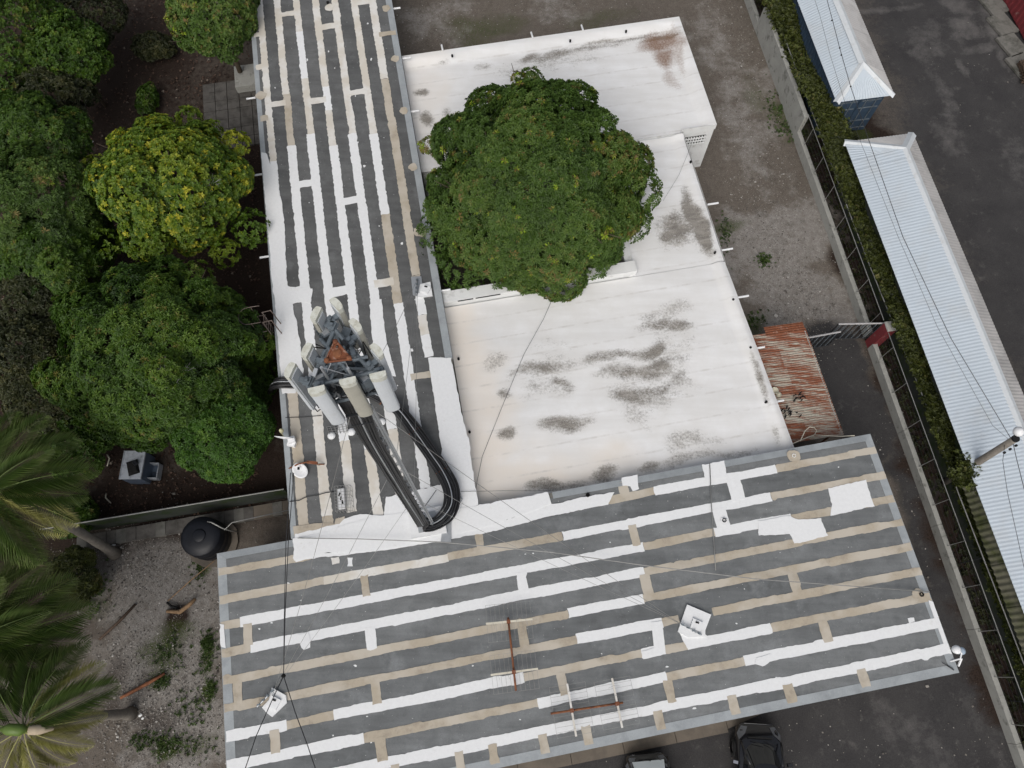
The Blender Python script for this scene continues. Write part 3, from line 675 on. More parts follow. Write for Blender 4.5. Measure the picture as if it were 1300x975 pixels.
# barred vent in the south face of the north block
gv = MB(); gv.box(B(12.62, 21.385, 2.2), (1.15, .04, .55), M['soot'], Matrix.Rotation(BA, 3, 'Z')); vent = gv.build('window_opening', None, AN)
for k in range(9): MB().box(B(12.1 + k * .13, 21.35, 2.2), (.045, .05, .58), M['wallwhite'], Matrix.Rotation(BA, 3, 'Z')).build('window_bar', None, vent)
for k in range(3): MB().box(B(12.62, 21.34, 2.0 + k * .2), (1.2, .05, .04), M['wallwhite'], Matrix.Rotation(BA, 3, 'Z')).build('window_bar', None, vent)
skirt([B(8.05, 15.02), B(8.05, 15.01)], ZS, ZS + .1)

# ------------------------------------------------------------------ plants
def xf_many(T, F, pos, nrm, spin, scl, tint, jit=None):
    """many copies of one small leaf spray joined into a single crown; T (k,3), F list of tris"""
    k = len(T); n = len(pos)
    z = nrm / np.linalg.norm(nrm, axis=1, keepdims=True)
    a = np.where(np.abs(z[:, 2:3]) < .9, np.array([[0, 0, 1.]]), np.array([[1., 0, 0]]))
    x = np.cross(a, z); x /= np.linalg.norm(x, axis=1, keepdims=True); y = np.cross(z, x)
    c, s_ = np.cos(spin)[:, None], np.sin(spin)[:, None]
    x2 = x * c + y * s_; y2 = -x * s_ + y * c
    V = pos[:, None, :] + scl[:, None, None] * (T[None, :, 0:1] * x2[:, None] + T[None, :, 1:2] * y2[:, None] + T[None, :, 2:3] * z[:, None])
    Fm = (np.asarray(F)[None] + (np.arange(n) * k)[:, None, None]).reshape(-1, 3)
    tt = np.repeat(tint, k).astype(np.float32)
    return V.reshape(-1, 3), Fm, tt
def np_mesh(name, V, F, tint, mat):
    me = bpy.data.meshes.new(name)
    me.vertices.add(len(V)); me.vertices.foreach_set('co', V.astype(np.float32).ravel())
    me.loops.add(F.size); me.loops.foreach_set('vertex_index', F.astype(np.int32).ravel())
    me.polygons.add(len(F)); me.polygons.foreach_set('loop_start', np.arange(0, F.size, 3, dtype=np.int32))
    me.update(calc_edges=True)
    a = me.attributes.new('tint', 'FLOAT', 'POINT'); a.data.foreach_set('value', np.clip(tint, 0, 1))
    me.materials.append(mat); return me
def spray(nl, width, rise=(-.25, .55), ln=(.7, 1.0), seed=1, tilt=.25):
    r = np.random.default_rng(seed); V = []; F = []
    for i in range(nl):
        az = 2 * math.pi * i / nl + r.uniform(-.3, .3); e = r.uniform(*rise); L = r.uniform(*ln); w_ = width * r.uniform(.8, 1.2)
        d = np.array([math.cos(az) * math.cos(e), math.sin(az) * math.cos(e), math.sin(e)]); s_ = np.array([-math.sin(az), math.cos(az), 0])
        b = len(V); mid = d * L * .5 + np.array([0, 0, .08]) * L
        V += [d * .04, mid + s_ * w_ * .5 * L + np.array([0, 0, tilt * w_ * L]), d * L + np.array([0, 0, -.12 * L]), mid - s_ * w_ * .5 * L + np.array([0, 0, tilt * w_ * L])]
        F += [(b, b + 1, b + 2), (b, b + 2, b + 3)]
    return np.array(V), F
SPRAY = {'mango': spray(11, .30, (-.2, .55)), 'broad': spray(7, .5, (-.3, .8), seed=2), 'fine': spray(9, .42, (-.4, .9), seed=3), 'long': spray(9, .28, (-.3, .6), (.75, 1.1), seed=4)}
def dome_lobes(c, a, b, h, n, lr, r, low=-.25, kout=.55):
    L = []
    for i in range(n):
        zz = 1 - (i + .5) / n * (1 - low); ph = i * 2.39996 + r.uniform(-.3, .3); q = math.sqrt(max(0, 1 - zz * zz))
        k = 1 - lr * kout + r.uniform(-.09, .06)
        L.append((np.array([c[0] + a * q * math.cos(ph) * k, c[1] + b * q * math.sin(ph) * k, c[2] + h * zz * k]), lr * (a + b) / 2 * r.uniform(.75, 1.25), r.uniform(-.12, .12)))
    return L
def crown(name, shell, extra, n, kind, size, mat, parent, seed, accent=.03, inner=.3, lowc=-.3, bump=.20, nb=60, gap=.0):
    """sprays set on a lumpy dome (shell = centre, a, b, h) plus a few side lobes"""
    r = np.random.default_rng(seed); (cx, cy, cz), a, b, h = shell
    LD_ = []
    for i in range(nb):
        zz = 1 - (i + .5) / nb * (1 - lowc) + r.uniform(-.05, .05); zz = min(1, max(-1, zz)); ph = i * 2.39996 + r.uniform(-.45, .45); q = math.sqrt(max(0, 1 - zz * zz)); LD_.append((q * math.cos(ph), q * math.sin(ph), zz))
    LD_ = np.array(LD_); AL = math.sqrt(2 * (1 - lowc) / nb) * 1.18 * r.uniform(.75, 1.3, nb); HB = bump * r.uniform(.55, 1.2, nb); TB = r.normal(size=nb) * .10
    d = r.normal(size=(int(n * 2.2), 3)); d /= np.linalg.norm(d, axis=1, keepdims=True); d = d[d[:, 2] > lowc][:n]; n = len(d)
    ang = np.arccos(np.clip(d @ LD_.T, -1, 1)) / AL[None]
    hb = HB[None] * np.sqrt(np.clip(1 - ang ** 2, 0, 1)); j = hb.argmax(1); bh = hb[np.arange(n), j]
    keep = (bh > .02) | (r.random(n) > gap * 2); layer = np.where(r.random(n) < inner, r.uniform(.72, .93, n), r.uniform(.975, 1.02, n))
    rad = (1 - bump * .85 + bh) * layer
    pos = d * rad[:, None] * np.array([a, b, h]) + np.array([cx, cy, cz])
    nrm = d / np.array([a, b, h]) * (a + b) / 2 + 1.1 * (d - LD_[j]) / AL[j][:, None] * (bh > .01)[:, None] * .6 + np.array([0, 0, .35]) + r.normal(size=(n, 3)) * .20
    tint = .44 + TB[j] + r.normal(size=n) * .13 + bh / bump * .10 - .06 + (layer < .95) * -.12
    acc = r.random(n) < accent; tint = np.where(acc, r.uniform(.82, .97, n), tint)
    pos, nrm, tint = [pos[keep]], [nrm[keep]], [tint[keep]]
    for c, er, et in extra:
        m = int(230 * er * er / (size / .17) ** 2 * (1 + .6 * (er < .7))); e = r.normal(size=(m, 3)); e /= np.linalg.norm(e, axis=1, keepdims=True); e = e[e[:, 2] > -.5]; m = len(e)
        pos.append(c + e * er * r.uniform(.7, 1.05, (m, 1))); nrm.append(e + np.array([0, 0, .4]) + r.normal(size=(m, 3)) * .2); tint.append(.45 + et + r.normal(size=m) * .08)
    pos, nrm, tint = np.concatenate(pos), np.concatenate(nrm), np.concatenate(tint)
    k = pos[:, 2] > .15; pos, nrm, tint = pos[k], nrm[k], tint[k]; n = len(pos)
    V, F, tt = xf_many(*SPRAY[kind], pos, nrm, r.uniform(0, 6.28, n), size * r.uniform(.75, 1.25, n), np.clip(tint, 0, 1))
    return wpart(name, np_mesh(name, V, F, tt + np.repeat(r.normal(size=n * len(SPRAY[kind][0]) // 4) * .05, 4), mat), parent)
def limbs(parent, base, lobes, r0, seed, nl=8, mat='bark', lean=(0, 0)):
    r = random.Random(seed); b = Vector(base); cs = [Vector(l[0]) for l in lobes]; cz = sum(c.z for c in cs) / len(cs)
    top = Vector((b.x + lean[0], b.y + lean[1], max(.6, cz * .45)))
    t = MB(); t.tube([b, b.lerp(top, .5) + Vector((r.uniform(-.1, .1), r.uniform(-.1, .1), 0)), top], [r0 * 1.25, r0, r0 * .85], 10, M[mat]); t.build('trunk', None, parent, True)
    g = MB()
    for c in r.sample(cs, min(nl, len(cs))):
        m = top.lerp(c, .5) + Vector((r.uniform(-.2, .2), r.uniform(-.2, .2), .15))
        g.tube([top, m, c], [r0 * .55, r0 * .33, r0 * .12], 6, M[mat])
        for _ in range(2):
            e = c + Vector((r.uniform(-.6, .6), r.uniform(-.6, .6), r.uniform(0, .5))); g.tube([m.lerp(c, .5), e], [r0 * .16, r0 * .05], 5, M[mat])
    g.build('limb', None, parent, True)
def tree(name, label, px, py, z, a, b, h, n, kind, size, mat, seed, group=None, accent=.03, cat='tree', extra=(), r0=.16, low=-.3, inner=.28, base=None, nb=60, bump=.2, gap=0):
    c = at(px, py, z); r = np.random.default_rng(seed)
    bb = Vector((c.x, c.y, 0)) if base is None else at(*base)
    t = thing(name, label, cat, bb, 0, group)
    L = dome_lobes((c.x, c.y, c.z), a, b, h, 24, .3, r, -.1); ex = []
    for x_, y_, ez, er, et in extra:
        q = np.array(at(x_, y_, ez)); ex.append((q, er, et)); L.append((q, er, et))
    limbs(t, bb, L, r0, seed, 12)
    crown('crown', ((c.x, c.y, c.z), a, b, h), ex, n, kind, size, M[mat], t, seed, accent, inner, low, bump, nb, gap)
    return t
# the big mango in the courtyard
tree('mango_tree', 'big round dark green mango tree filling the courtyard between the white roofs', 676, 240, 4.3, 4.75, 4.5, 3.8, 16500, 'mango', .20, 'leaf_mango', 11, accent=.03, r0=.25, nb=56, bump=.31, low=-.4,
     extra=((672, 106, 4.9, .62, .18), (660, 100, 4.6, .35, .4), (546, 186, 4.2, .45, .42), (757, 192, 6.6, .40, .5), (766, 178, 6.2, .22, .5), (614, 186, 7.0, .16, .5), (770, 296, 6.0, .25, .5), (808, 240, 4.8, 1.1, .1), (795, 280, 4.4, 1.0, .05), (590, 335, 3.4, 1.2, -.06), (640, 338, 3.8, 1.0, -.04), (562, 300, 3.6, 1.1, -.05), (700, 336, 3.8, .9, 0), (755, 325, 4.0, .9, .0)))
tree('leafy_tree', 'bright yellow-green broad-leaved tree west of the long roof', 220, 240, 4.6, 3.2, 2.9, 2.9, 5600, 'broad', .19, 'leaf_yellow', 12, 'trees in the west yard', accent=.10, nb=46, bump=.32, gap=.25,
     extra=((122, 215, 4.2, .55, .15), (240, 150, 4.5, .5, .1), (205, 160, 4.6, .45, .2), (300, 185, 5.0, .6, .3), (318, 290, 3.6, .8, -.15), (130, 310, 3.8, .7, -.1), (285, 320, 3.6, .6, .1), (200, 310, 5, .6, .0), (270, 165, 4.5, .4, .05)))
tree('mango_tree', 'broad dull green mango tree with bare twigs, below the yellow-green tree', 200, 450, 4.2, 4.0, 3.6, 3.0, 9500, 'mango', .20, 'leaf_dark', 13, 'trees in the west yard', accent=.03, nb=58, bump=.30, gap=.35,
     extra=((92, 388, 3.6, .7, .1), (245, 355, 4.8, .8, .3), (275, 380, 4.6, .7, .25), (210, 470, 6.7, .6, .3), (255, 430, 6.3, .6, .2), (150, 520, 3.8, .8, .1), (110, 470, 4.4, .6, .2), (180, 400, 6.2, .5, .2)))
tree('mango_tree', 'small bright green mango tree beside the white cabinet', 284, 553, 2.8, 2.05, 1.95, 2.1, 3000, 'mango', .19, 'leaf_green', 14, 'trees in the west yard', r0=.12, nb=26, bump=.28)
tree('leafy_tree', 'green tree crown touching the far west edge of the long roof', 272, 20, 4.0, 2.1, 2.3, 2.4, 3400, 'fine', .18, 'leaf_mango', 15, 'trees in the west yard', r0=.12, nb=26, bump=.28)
for i, (lab, px, py, z, a, b, h, n, kind, mat, acc) in enumerate((
        ('dark scrubby tree in the far west corner with reddish twigs', 10, 60, 4, 2.6, 3.4, 2.2, 1700, 'fine', 'leaf_dark', .08),
        ('feathery olive tree left of the bare leaf litter', 65, 125, 3.0, 2.0, 1.8, 1.6, 1100, 'fine', 'leaf_scrub', .05),
        ('mid green tree above the dark leafy clump at the west edge', 45, 178, 4.6, 2.2, 2.0, 1.8, 1500, 'long', 'leaf_dark', .05),
        ('dense deep green leafy tree left of the yellow-green tree', 42, 268, 4.6, 2.6, 2.7, 2.0, 2300, 'long', 'leaf_mango', .01),
        ('dusky olive scrub tree left of the dull mango', 28, 375, 3.2, 2.6, 2.0, 1.6, 1500, 'fine', 'leaf_scrub', .05),
        ('olive scrub bush behind the upper palm fronds', 35, 445, 3.0, 1.9, 1.5, 1.5, 1100, 'fine', 'leaf_scrub', .1),
        ('low yellowish bush under the palms beside the gravel', 92, 735, .9, 1.0, 1.2, .9, 700, 'long', 'leaf_vine', .06),
        ('dark bush in the gap between the upper palm and the dull mango', 100, 560, 1.6, 1.3, 1.6, 1.2, 800, 'fine', 'leaf_dark', .02),
        ('small weedy bush among leaf litter above the yellow-green tree', 187, 128, .5, .45, .9, .6, 260, 'fine', 'leaf_dark', .0),
        ('dim twiggy shrub in the leaf litter near the top edge', 110, 25, 2.4, 1.9, 1.9, 1.4, 800, 'fine', 'leaf_scrub', .04),
        ('low dark shrub under the long roof eave beside the caged ladder', 318, 480, 1.2, 1.1, 1.8, 1.2, 800, 'mango', 'leaf_dark', .0),
        ('dark rounded tree between the olive scrub and the thin post fence near the top', 88, 70, 3.4, 1.9, 1.9, 1.7, 1300, 'fine', 'leaf_dark', .03),
        ('dark green tree left of the dull mango, above the olive scrub bush', 62, 330, 4.0, 2.0, 1.9, 1.7, 1500, 'long', 'leaf_dark', .02),
        ('shadowy thicket tree between the upper palm and the olive scrub bush', 66, 500, 2.4, 2.0, 1.7, 1.4, 1300, 'fine', 'leaf_scrub', .04),
        ('low dark thicket in the gap between the yellow-green tree and the deep green tree', 112, 320, 1.6, 1.2, 2.0, 1.3, 900, 'fine', 'leaf_dark', .0),
        ('dark undergrowth bush under the top edge left of the green tree', 195, 60, .5, 1.1, .8, .6, 500, 'fine', 'leaf_scrub', .1),
        ('low green bush beside the palm trunk and the old wall', 95, 655, .8, .9, .8, .8, 450, 'fine', 'leaf_dark', .05))):
    tree('scrub_tree' if h > 1.3 else 'shrub', lab, px, py, z, a, b, h, int(n * 1.35), kind, .19, mat, 40 + i, 'scrub along the west side', accent=acc, cat='tree' if h > 1.3 else 'shrub', r0=.08, nb=22, bump=.34, gap=.35)
# bare twigs sticking out of the scrub
for i, (px, py, z, lab) in enumerate(((60, 45, 3.4, 'pale bare branch over the dark scrub near the top left corner'), (245, 262, 5.6, 'grey bare twigs poking out of the yellow-green tree'), (190, 500, 6.0, 'grey bare twigs on the dull mango crown'))):
    g = MB(); b = at(px, py, z); r = random.Random(70 + i)
    def br(p, d, L, rad, k):
        e = p + d * L; g.tube([p, p.lerp(e, .5) + Vector((r.uniform(-.06, .06),) * 3), e], [rad, rad * .8, rad * .5], 5, M['wire'])
        if k:
            for _ in range(3): br(p.lerp(e, r.uniform(.4, 1)), (d + Vector((r.uniform(-.8, .8), r.uniform(-.8, .8), r.uniform(-.2, .4)))).normalized(), L * .6, rad * .6, k - 1)
    br(b - Vector((0, 0, .6)), Vector((.5, .6, .5)).normalized(), 1.2, .03, 3)
    tag(g.build('dead_branch', None, None), lab, 'branch', 'bare branches')

# palms -------------------------------------------------------------
def frond_mesh(name, mat, L=3.0, n=44, droop=1.0, lw=.027, ll=.80, seed=0):
    r = np.random.default_rng(seed); V = []; F = []; T = []
    def spine(t): return np.array([L * t * (1 - .12 * t * t * droop), 0, L * (.42 * t - .75 * droop * t * t)])
    for i in range(12):       # rachis
        for q, (dy, dz) in enumerate(((-.022, 0), (0, .022), (.022, 0))):
            V.append(spine(i / 11) + np.array([0, dy, dz]) * (1 - .8 * i / 11)); T.append(.6)
    for i in range(11):
        for q in range(2): a = i * 3 + q; F += [(a, a + 3, a + 1), (a + 1, a + 3, a + 4)]
    for i in range(n):
        t = .10 + .9 * i / (n - 1); p = spine(t); tg = spine(min(1, t + .02)) - spine(t - .02); tg /= np.linalg.norm(tg)
        l = ll * (math.sin(math.pi * min(1, t * .82 + .16)) ** .7) * r.uniform(.85, 1.15)
        for sgn in (-1, 1):
            d = np.array([tg[0] * .75, sgn * .8, tg[2] * .75 + .12]); d /= np.linalg.norm(d); b = len(V)
            m = p + d * l * .5; e = p + d * l + np.array([0, 0, -.34 * l * droop * r.uniform(.6, 1.3)]) + tg * .1 * l
            u_ = np.cross(d, [0, 0, 1]); u_ /= np.linalg.norm(u_); u_ = u_ + np.array([0, 0, r.uniform(-.5, .5)])
            V += [p, m + u_ * lw * .5, e, m - u_ * lw * .5]; F += [(b, b + 1, b + 2), (b, b + 2, b + 3)]; T += [np.clip(.35 + .3 * t + r.normal() * .1, 0, 1)] * 2 + [.8] + [.45]
    return np_mesh(name, np.array(V), np.array(F), np.array(T), M[mat])
FG = [frond_mesh('frond', 'frond', seed=k, droop=.75 + .15 * k) for k in range(3)]
FY = [frond_mesh('frond', 'frond_yellow', seed=8 + k, droop=.9 + .3 * k, ll=.65) for k in range(2)]
def palm(label, base, top, z, spec, seed):
    b = at(*base, 0); c = at(*top, z); t = thing('palm_tree', label, 'palm tree', b, 0, 'palms at the left edge')
    r = random.Random(seed); k = 14; pts = []; rs = []
    for i in range(k + 1):
        q = i / k; pts.append(b.lerp(c, q) + Vector((.15 * math.sin(q * 3), .1 * math.sin(q * 3), 0))); rs.append((.19 - .06 * q + (.10 if i == 0 else 0)) * (1.06 if i % 2 else .96))
    MB().tube(pts, rs, 12, M['palmbark']).build('trunk', None, t, True)
    MB().tube([c - Vector((0, 0, .3)), c, c + Vector((.05, 0, .7))], [.16, .15, .06], 10, M['frond_yellow'] if 0 else M['podgreen']).build('crownshaft', None, t, True)
    for az, el, s_, yel in spec:
        me = r.choice(FY if yel else FG); o = link('frond', me, None)
        o.matrix_world = Matrix.Translation(c + Vector((0, 0, .25))) @ Matrix.Rotation(R(az), 4, 'Z') @ Matrix.Rotation(-R(el), 4, 'Y') @ Matrix.Rotation(R(r.uniform(-15, 15)), 4, 'X') @ Matrix.Scale(s_, 4)
        mw = o.matrix_world.copy(); o.parent = t; o.matrix_parent_inverse = Matrix.Translation(-b); o.matrix_basis = mw
    return t, c
palm('tall palm leaning left over the old wall, grey trunk footed in the gravel', (146, 703), (-8, 628), 7.0,
     [(62, 12, 1.05, 0), (40, 5, 1.1, 0), (18, -2, 1.12, 0), (2, -8, 1.0, 0), (-14, -14, 1.0, 1), (-32, -12, .95, 1), (-52, -8, 1.0, 0), (85, 8, 1., 0), (110, 5, 1., 0), (140, 5, 1., 0), (180, 0, 1., 0), (215, 0, 1, 0), (260, -5, 1, 0), (300, -8, 1, 0), (30, 30, .9, 0), (75, 35, .8, 0)], 1)
palm('dark green palm with long upright fronds between the other two palms', (20, 880), (-35, 830), 5.2,
     [(58, 10, 1.25, 0), (40, 8, 1.3, 0), (22, 4, 1.3, 0), (8, 0, 1.25, 0), (75, 14, 1.2, 0), (-10, -5, 1.1, 0), (-35, -5, 1., 0), (100, 5, 1., 0), (150, 0, 1, 0), (210, 0, 1, 0), (30, 30, 1, 0), (60, 32, 1, 0)], 2)
pt, pc = palm('pale palm with drooping yellowed fronds and a green pod in the bottom left corner', (166, 906), (36, 925), 5.8,
     [(48, -2, .95, 1), (28, 0, 1.0, 0), (8, -16, .8, 1), (-20, -20, .75, 1), (-45, -22, .75, 1), (-70, -20, .8, 1), (-100, -20, .8, 1), (70, 5, 1., 0), (95, 5, 1., 0), (130, 0, 1., 0), (170, 0, 1., 0), (215, -5, .9, 1), (250, -10, .85, 1), (-5, -35, .6, 1), (20, -32, .6, 1)], 3)
MB().tube([pc + Vector((-.5, .02, .55)), pc + Vector((-.2, .02, .66)), pc + Vector((.15, 0, .62)), pc + Vector((.3, 0, .55))], [.05, .17, .17, .05], 12, M['podgreen']).build('seed_pod', None, pt, True)
MB().tube([pc + Vector((.32, -.02, .5)), pc + Vector((.6, 0, .42)), pc + Vector((.95, .02, .3))], [.13, .15, .05], 10, M['sheath']).build('frond_sheath', None, pt, True)

# vines, weeds, litter and stones ------------------------------------
FD = (at(1290, 975) - at(945, 0)).normalized(); FN = Vector((-FD.y, FD.x, 0))      # fence direction (south) and its east normal
FO = at(945, 0)
def fpt(s_, e, z=0): p = FO + FD * s_ + FN * e; p.z = z; return p
def scatter(name, n, f, kind, size, mat, seed, group=None, tm=.45, ts=.15):
    r = np.random.default_rng(seed); pos = np.array([f(r) for _ in range(n)])
    V, F, tt = xf_many(*SPRAY[kind], pos, np.array([0, 0, 1.]) + r.normal(size=(n, 3)) * .45, r.uniform(0, 6.28, n), size * r.uniform(.6, 1.4, n), np.clip(tm + r.normal(size=n) * ts, 0, 1))
    return tag(link(name, np_mesh(name, V, F, tt, mat)), kind='stuff')
VN = [(-60, 930, 985), (0, 962, 1008), (50, 983, 1030), (100, 1003, 1042), (130, 1022, 1058), (200, 1046, 1082), (300, 1084, 1132), (400, 1124, 1178), (500, 1163, 1208), (560, 1184, 1222), (610, 1204, 1240), (700, 1236, 1268), (850, 1288, 1318), (975, 1330, 1360)]
def vine_pos(r):
    while True:
        if r.random() < .02:
            p = at(1230 + r.normal() * 8, 596 + r.normal() * 9, 2.3 + r.random() * .5); return p.x, p.y, p.z
        py = r.uniform(-60, 975); x0 = np.interp(py, [q[0] for q in VN], [q[1] for q in VN]); x1 = np.interp(py, [q[0] for q in VN], [q[2] for q in VN])
        dens = .5 + .5 * math.sin(py * .043 + 2) * math.sin(py * .0171 + .5)
        low = py > 615
        if r.random() > (.55 + .45 * dens) * (.6 if low else 1): continue
        px = x0 + 5 + (x1 - x0) * r.beta(1.5, 1.4) * 1.08 + r.normal() * 2
        zt = (1.2 if low else 2.1) * (.8 + .3 * dens) * (1 - .7 * r.random() ** 3)
        p = at(px, py, zt); return p.x, p.y, zt
vines = scatter('vine_thicket', 30000, vine_pos, 'broad', .12, M['leaf_vine'], 21, ts=.2)
def grass_pos(r):
    s_ = r.uniform(-9, 42); e = 3.0 * r.random() ** .8 + .25; p = fpt(s_, e, .05); return p.x, p.y, .03
scatter('alley_grass', 4500, grass_pos, 'long', .13, M['leaf_scrub'], 22, ts=.2)
gs = [(265, 830, .3, .8), (240, 945, 1.0, .4), (205, 945, .4, .4), (215, 830, .6, .7), (268, 875, .2, .3), (255, 722, .25, .5), (205, 865, .3, .25), (262, 815, .2, .2), (245, 900, .6, .5), (120, 755, .5, .9), (985, 140, .5, 1.2), (1000, 135, .25, .25), (955, 405, .7, .4), (1000, 165, .7, .4), (970, 330, .3, .3), (180, 940, .3, .3), (920, 300, .25, 1.2)]
def weed_pos(r):
    px, py, a, b = gs[r.integers(len(gs))]; c = at(px, py); return c.x + r.normal() * a * .6, c.y + r.normal() * b * .6, .03
scatter('weeds', 1200, weed_pos, 'fine', .085, M['grass'], 23, ts=.2)
def litter_pos(r):
    while True:
        px, py = r.uniform(-40, 330), r.uniform(-30, 660)
        if px > 330 - 0 and py < 0: continue
        p = at(px, py); 
        if p.dot(BU) > a0 - .1: continue
        return p.x, p.y, r.uniform(.01, .04)
scatter('leaf_litter', 9000, litter_pos, 'broad', .07, M['leaf_litter'], 24, ts=.25)
ST = np.array([[.5, 0, 0], [-.5, 0, 0], [0, .45, 0], [0, -.45, 0], [0, 0, .35], [.3, .3, .12], [-.3, -.3, .15]]); SF = [(0, 5, 4), (5, 2, 4), (2, 1, 4), (1, 6, 4), (6, 3, 4), (3, 0, 4)]
SPRAY['stone'] = (ST, SF)
def stones(name, n, regs, size, seed):
    r = np.random.default_rng(seed); ws = np.array([g[4] for g in regs]); pos = []
    for i in r.choice(len(regs), n, p=ws / ws.sum()):
        c = at(regs[i][0], regs[i][1]); x, y = c.x + r.normal() * regs[i][2] * .6, c.y + r.normal() * regs[i][3] * .6
        if -9.8 < x * BU.x + y * BU.y < 12.2 and -2.9 < x * BV.x + y * BV.y < 28.1 and (x * BU.x + y * BU.y > -7.1 or x * BV.x + y * BV.y < 5.9): continue
        pos.append((x, y, -.005))
    pos = np.array(pos); n = len(pos)
    V, F, tt = xf_many(ST, SF, pos, np.array([0, 0, 1.]) + r.normal(size=(n, 3)) * .2, r.uniform(0, 6.28, n), size * r.lognormal(0, .45, n), np.clip(.42 + r.normal(size=n) * .2, 0, 1))
    tag(link(name, np_mesh(name, V, F, tt, M['stone'])), kind='stuff')
stones('gravel', 12000, [(205, 800, 3.0, 4, 5), (230, 920, 2.2, 3, 4), (170, 710, 2.4, 1.2, 2), (150, 900, 1.5, 2, 1)], .034, 31)
stones('gravel', 9000, [(985, 280, 2.2, 6, 4), (935, 100, 1.5, 8, 3), (1010, 385, 2, 2, 2), (545, 25, 3, 2, 1), (760, 10, 6, 2, 1)], .036, 32)
stones('pebbles', 500, [(1140, 560, .8, 6, 1), (1000, 950, 5, 2, 1), (1250, 900, 2, 5, 1), (1220, 80, 3, 3, .5)], .04, 33)

# ------------------------------------------------------------------ east boundary: wall, wire fence, rail, gate
BW = thing('boundary_wall', 'long low pale concrete wall with one taller stretch, along the east side of the yard', 'wall', fpt(20, 0))
TW0, TW1 = 2.2, 9.5
for s0, s1, hh, nm in ((-14, TW0, .52, 'wall_section'), (TW1, 20.75, .52, 'wall_section'), (21.25, 58, .52, 'wall_section')):
    k = max(1, int((s1 - s0) / 4.0))
    for i in range(k):
        a = s0 + (s1 - s0) * i / k; b = s0 + (s1 - s0) * (i + 1) / k
        MB().prism([fpt(a + .008, 0), fpt(b - .008, 0), fpt(b - .008, .2), fpt(a + .008, .2)], -.2, hh + rnd.uniform(-.01, .01), M['concrete']).build(nm, None, BW)
k = 3
for i in range(k):
    a = TW0 + (TW1 - TW0) * i / k; b = TW0 + (TW1 - TW0) * (i + 1) / k
    MB().prism([fpt(a + .006, .01), fpt(b - .006, .01), fpt(b - .006, .22), fpt(a + .006, .22)], -.2, 1.50 + .02 * i, M['concrete']).build('wall_section', None, BW)
WF = thing('wire_fence', 'wire fence of thin pale posts and rail standing on the low concrete wall', 'fence', fpt(20, .1, .5))
for i in range(-6, 36):
    s_ = i * 1.66 + .4
    if TW0 - .3 < s_ < TW1 + .2 or 20.6 < s_ < 21.4: continue
    MB().tube([fpt(s_, .1, .5), fpt(s_, .1, 1.77)], .015, 6, M['wire']).build('fence_post', None, WF)
for s0, s1 in ((-12, TW0), (TW1, 20.7), (21.3, 58)):
    MB().tube([fpt(s0, .1, 1.76), fpt(s1, .1, 1.76)], .018, 6, M['wire']).build('top_rail', None, WF)
    g = MB()
    for z in (.75, 1.0, 1.25, 1.5): g.tube([fpt(s0, .1, z), fpt(s1, .1, z)], .005, 4, M['darkwire'])
    g.build('fence_wire', None, WF)
RF = thing('pipe_rail_fence', 'grey pipe rail on posts between the dark alley and the vines', 'fence', fpt(20, 1.5))
e0 = [(at(px, py, 1.7) - FO) for px, py in ((1094, 312), (1189, 546), (1214, 619), (1300, 842))]
ee = [(d.dot(FD), d.dot(FN)) for d in e0]
def rail_e(s_): return float(np.interp(s_, [q[0] for q in ee], [q[1] for q in ee]))
prev = None
for i in range(0, 23):
    s_ = -8 + i * 2.6; e = rail_e(s_); p = fpt(s_, e, 1.7)
    if i % 2: MB().tube([fpt(s_, e, 0), p], .02, 6, M['gate']).build('fence_post', None, RF)
    if prev is not None: MB().tube([prev, p], .024, 6, M['wire']).build('rail', None, RF)
    prev = p
tag(MB().tube([fpt(30.2 + .5 * math.cos(a) * 0.5, 1.95 + .0, .6) + Vector((.22 * math.cos(a), .22 * math.sin(a), 0)) for a in np.arange(0, 5.2, .4)], .025, 6, M['wire']).build('hose_coil', None), 'pale coil of hose hanging in the vines beside the alley', 'hose')

# gate, pillar
gp = thing('gate_pillar', 'red painted square pillar with pale cap at the end of the gate', 'pillar', at(1105, 437))
bp = at(1106, 437); ra = math.atan2(FD.y, FD.x)
MB().box((bp.x, bp.y, .9), (.42, .42, 2.0), M['redpaint'], Matrix.Rotation(ra, 3, 'Z')).build('shaft', None, gp)
MB().box((bp.x, bp.y, 1.93), (.47, .47, .07), M['concrete'], Matrix.Rotation(ra, 3, 'Z'), .9).build('cap', None, gp)
def gate(label, p, q, h):
    a, b = at(*p), at(*q); t = thing('metal_gate', label, 'gate', a, 0, 'gate leaves'); d = (b - a)
    MB().tube([a + Vector((0, 0, h)), b + Vector((0, 0, h))], .04, 6, M['gatelight']).build('top_rail', None, t)
    MB().tube([a + Vector((0, 0, .1)), b + Vector((0, 0, .1))], .03, 6, M['gate']).build('bottom_rail', None, t)
    n = int(d.length / .125)
    for i in range(n + 1):
        c = a + d * i / n; MB().tube([c + Vector((0, 0, .08)), c + Vector((0, 0, h + .02))], .022 if 0 < i < n else .035, 6, M['steel'] if i % 2 else M['gate']).build('bar', None, t)
gate('black barred gate leaf hinged on the red pillar, standing open', (1046, 431), (1101, 430), 1.62)
gate('black barred gate leaf beside the rusty canopy', (1007, 447), (1050, 439), 1.5)
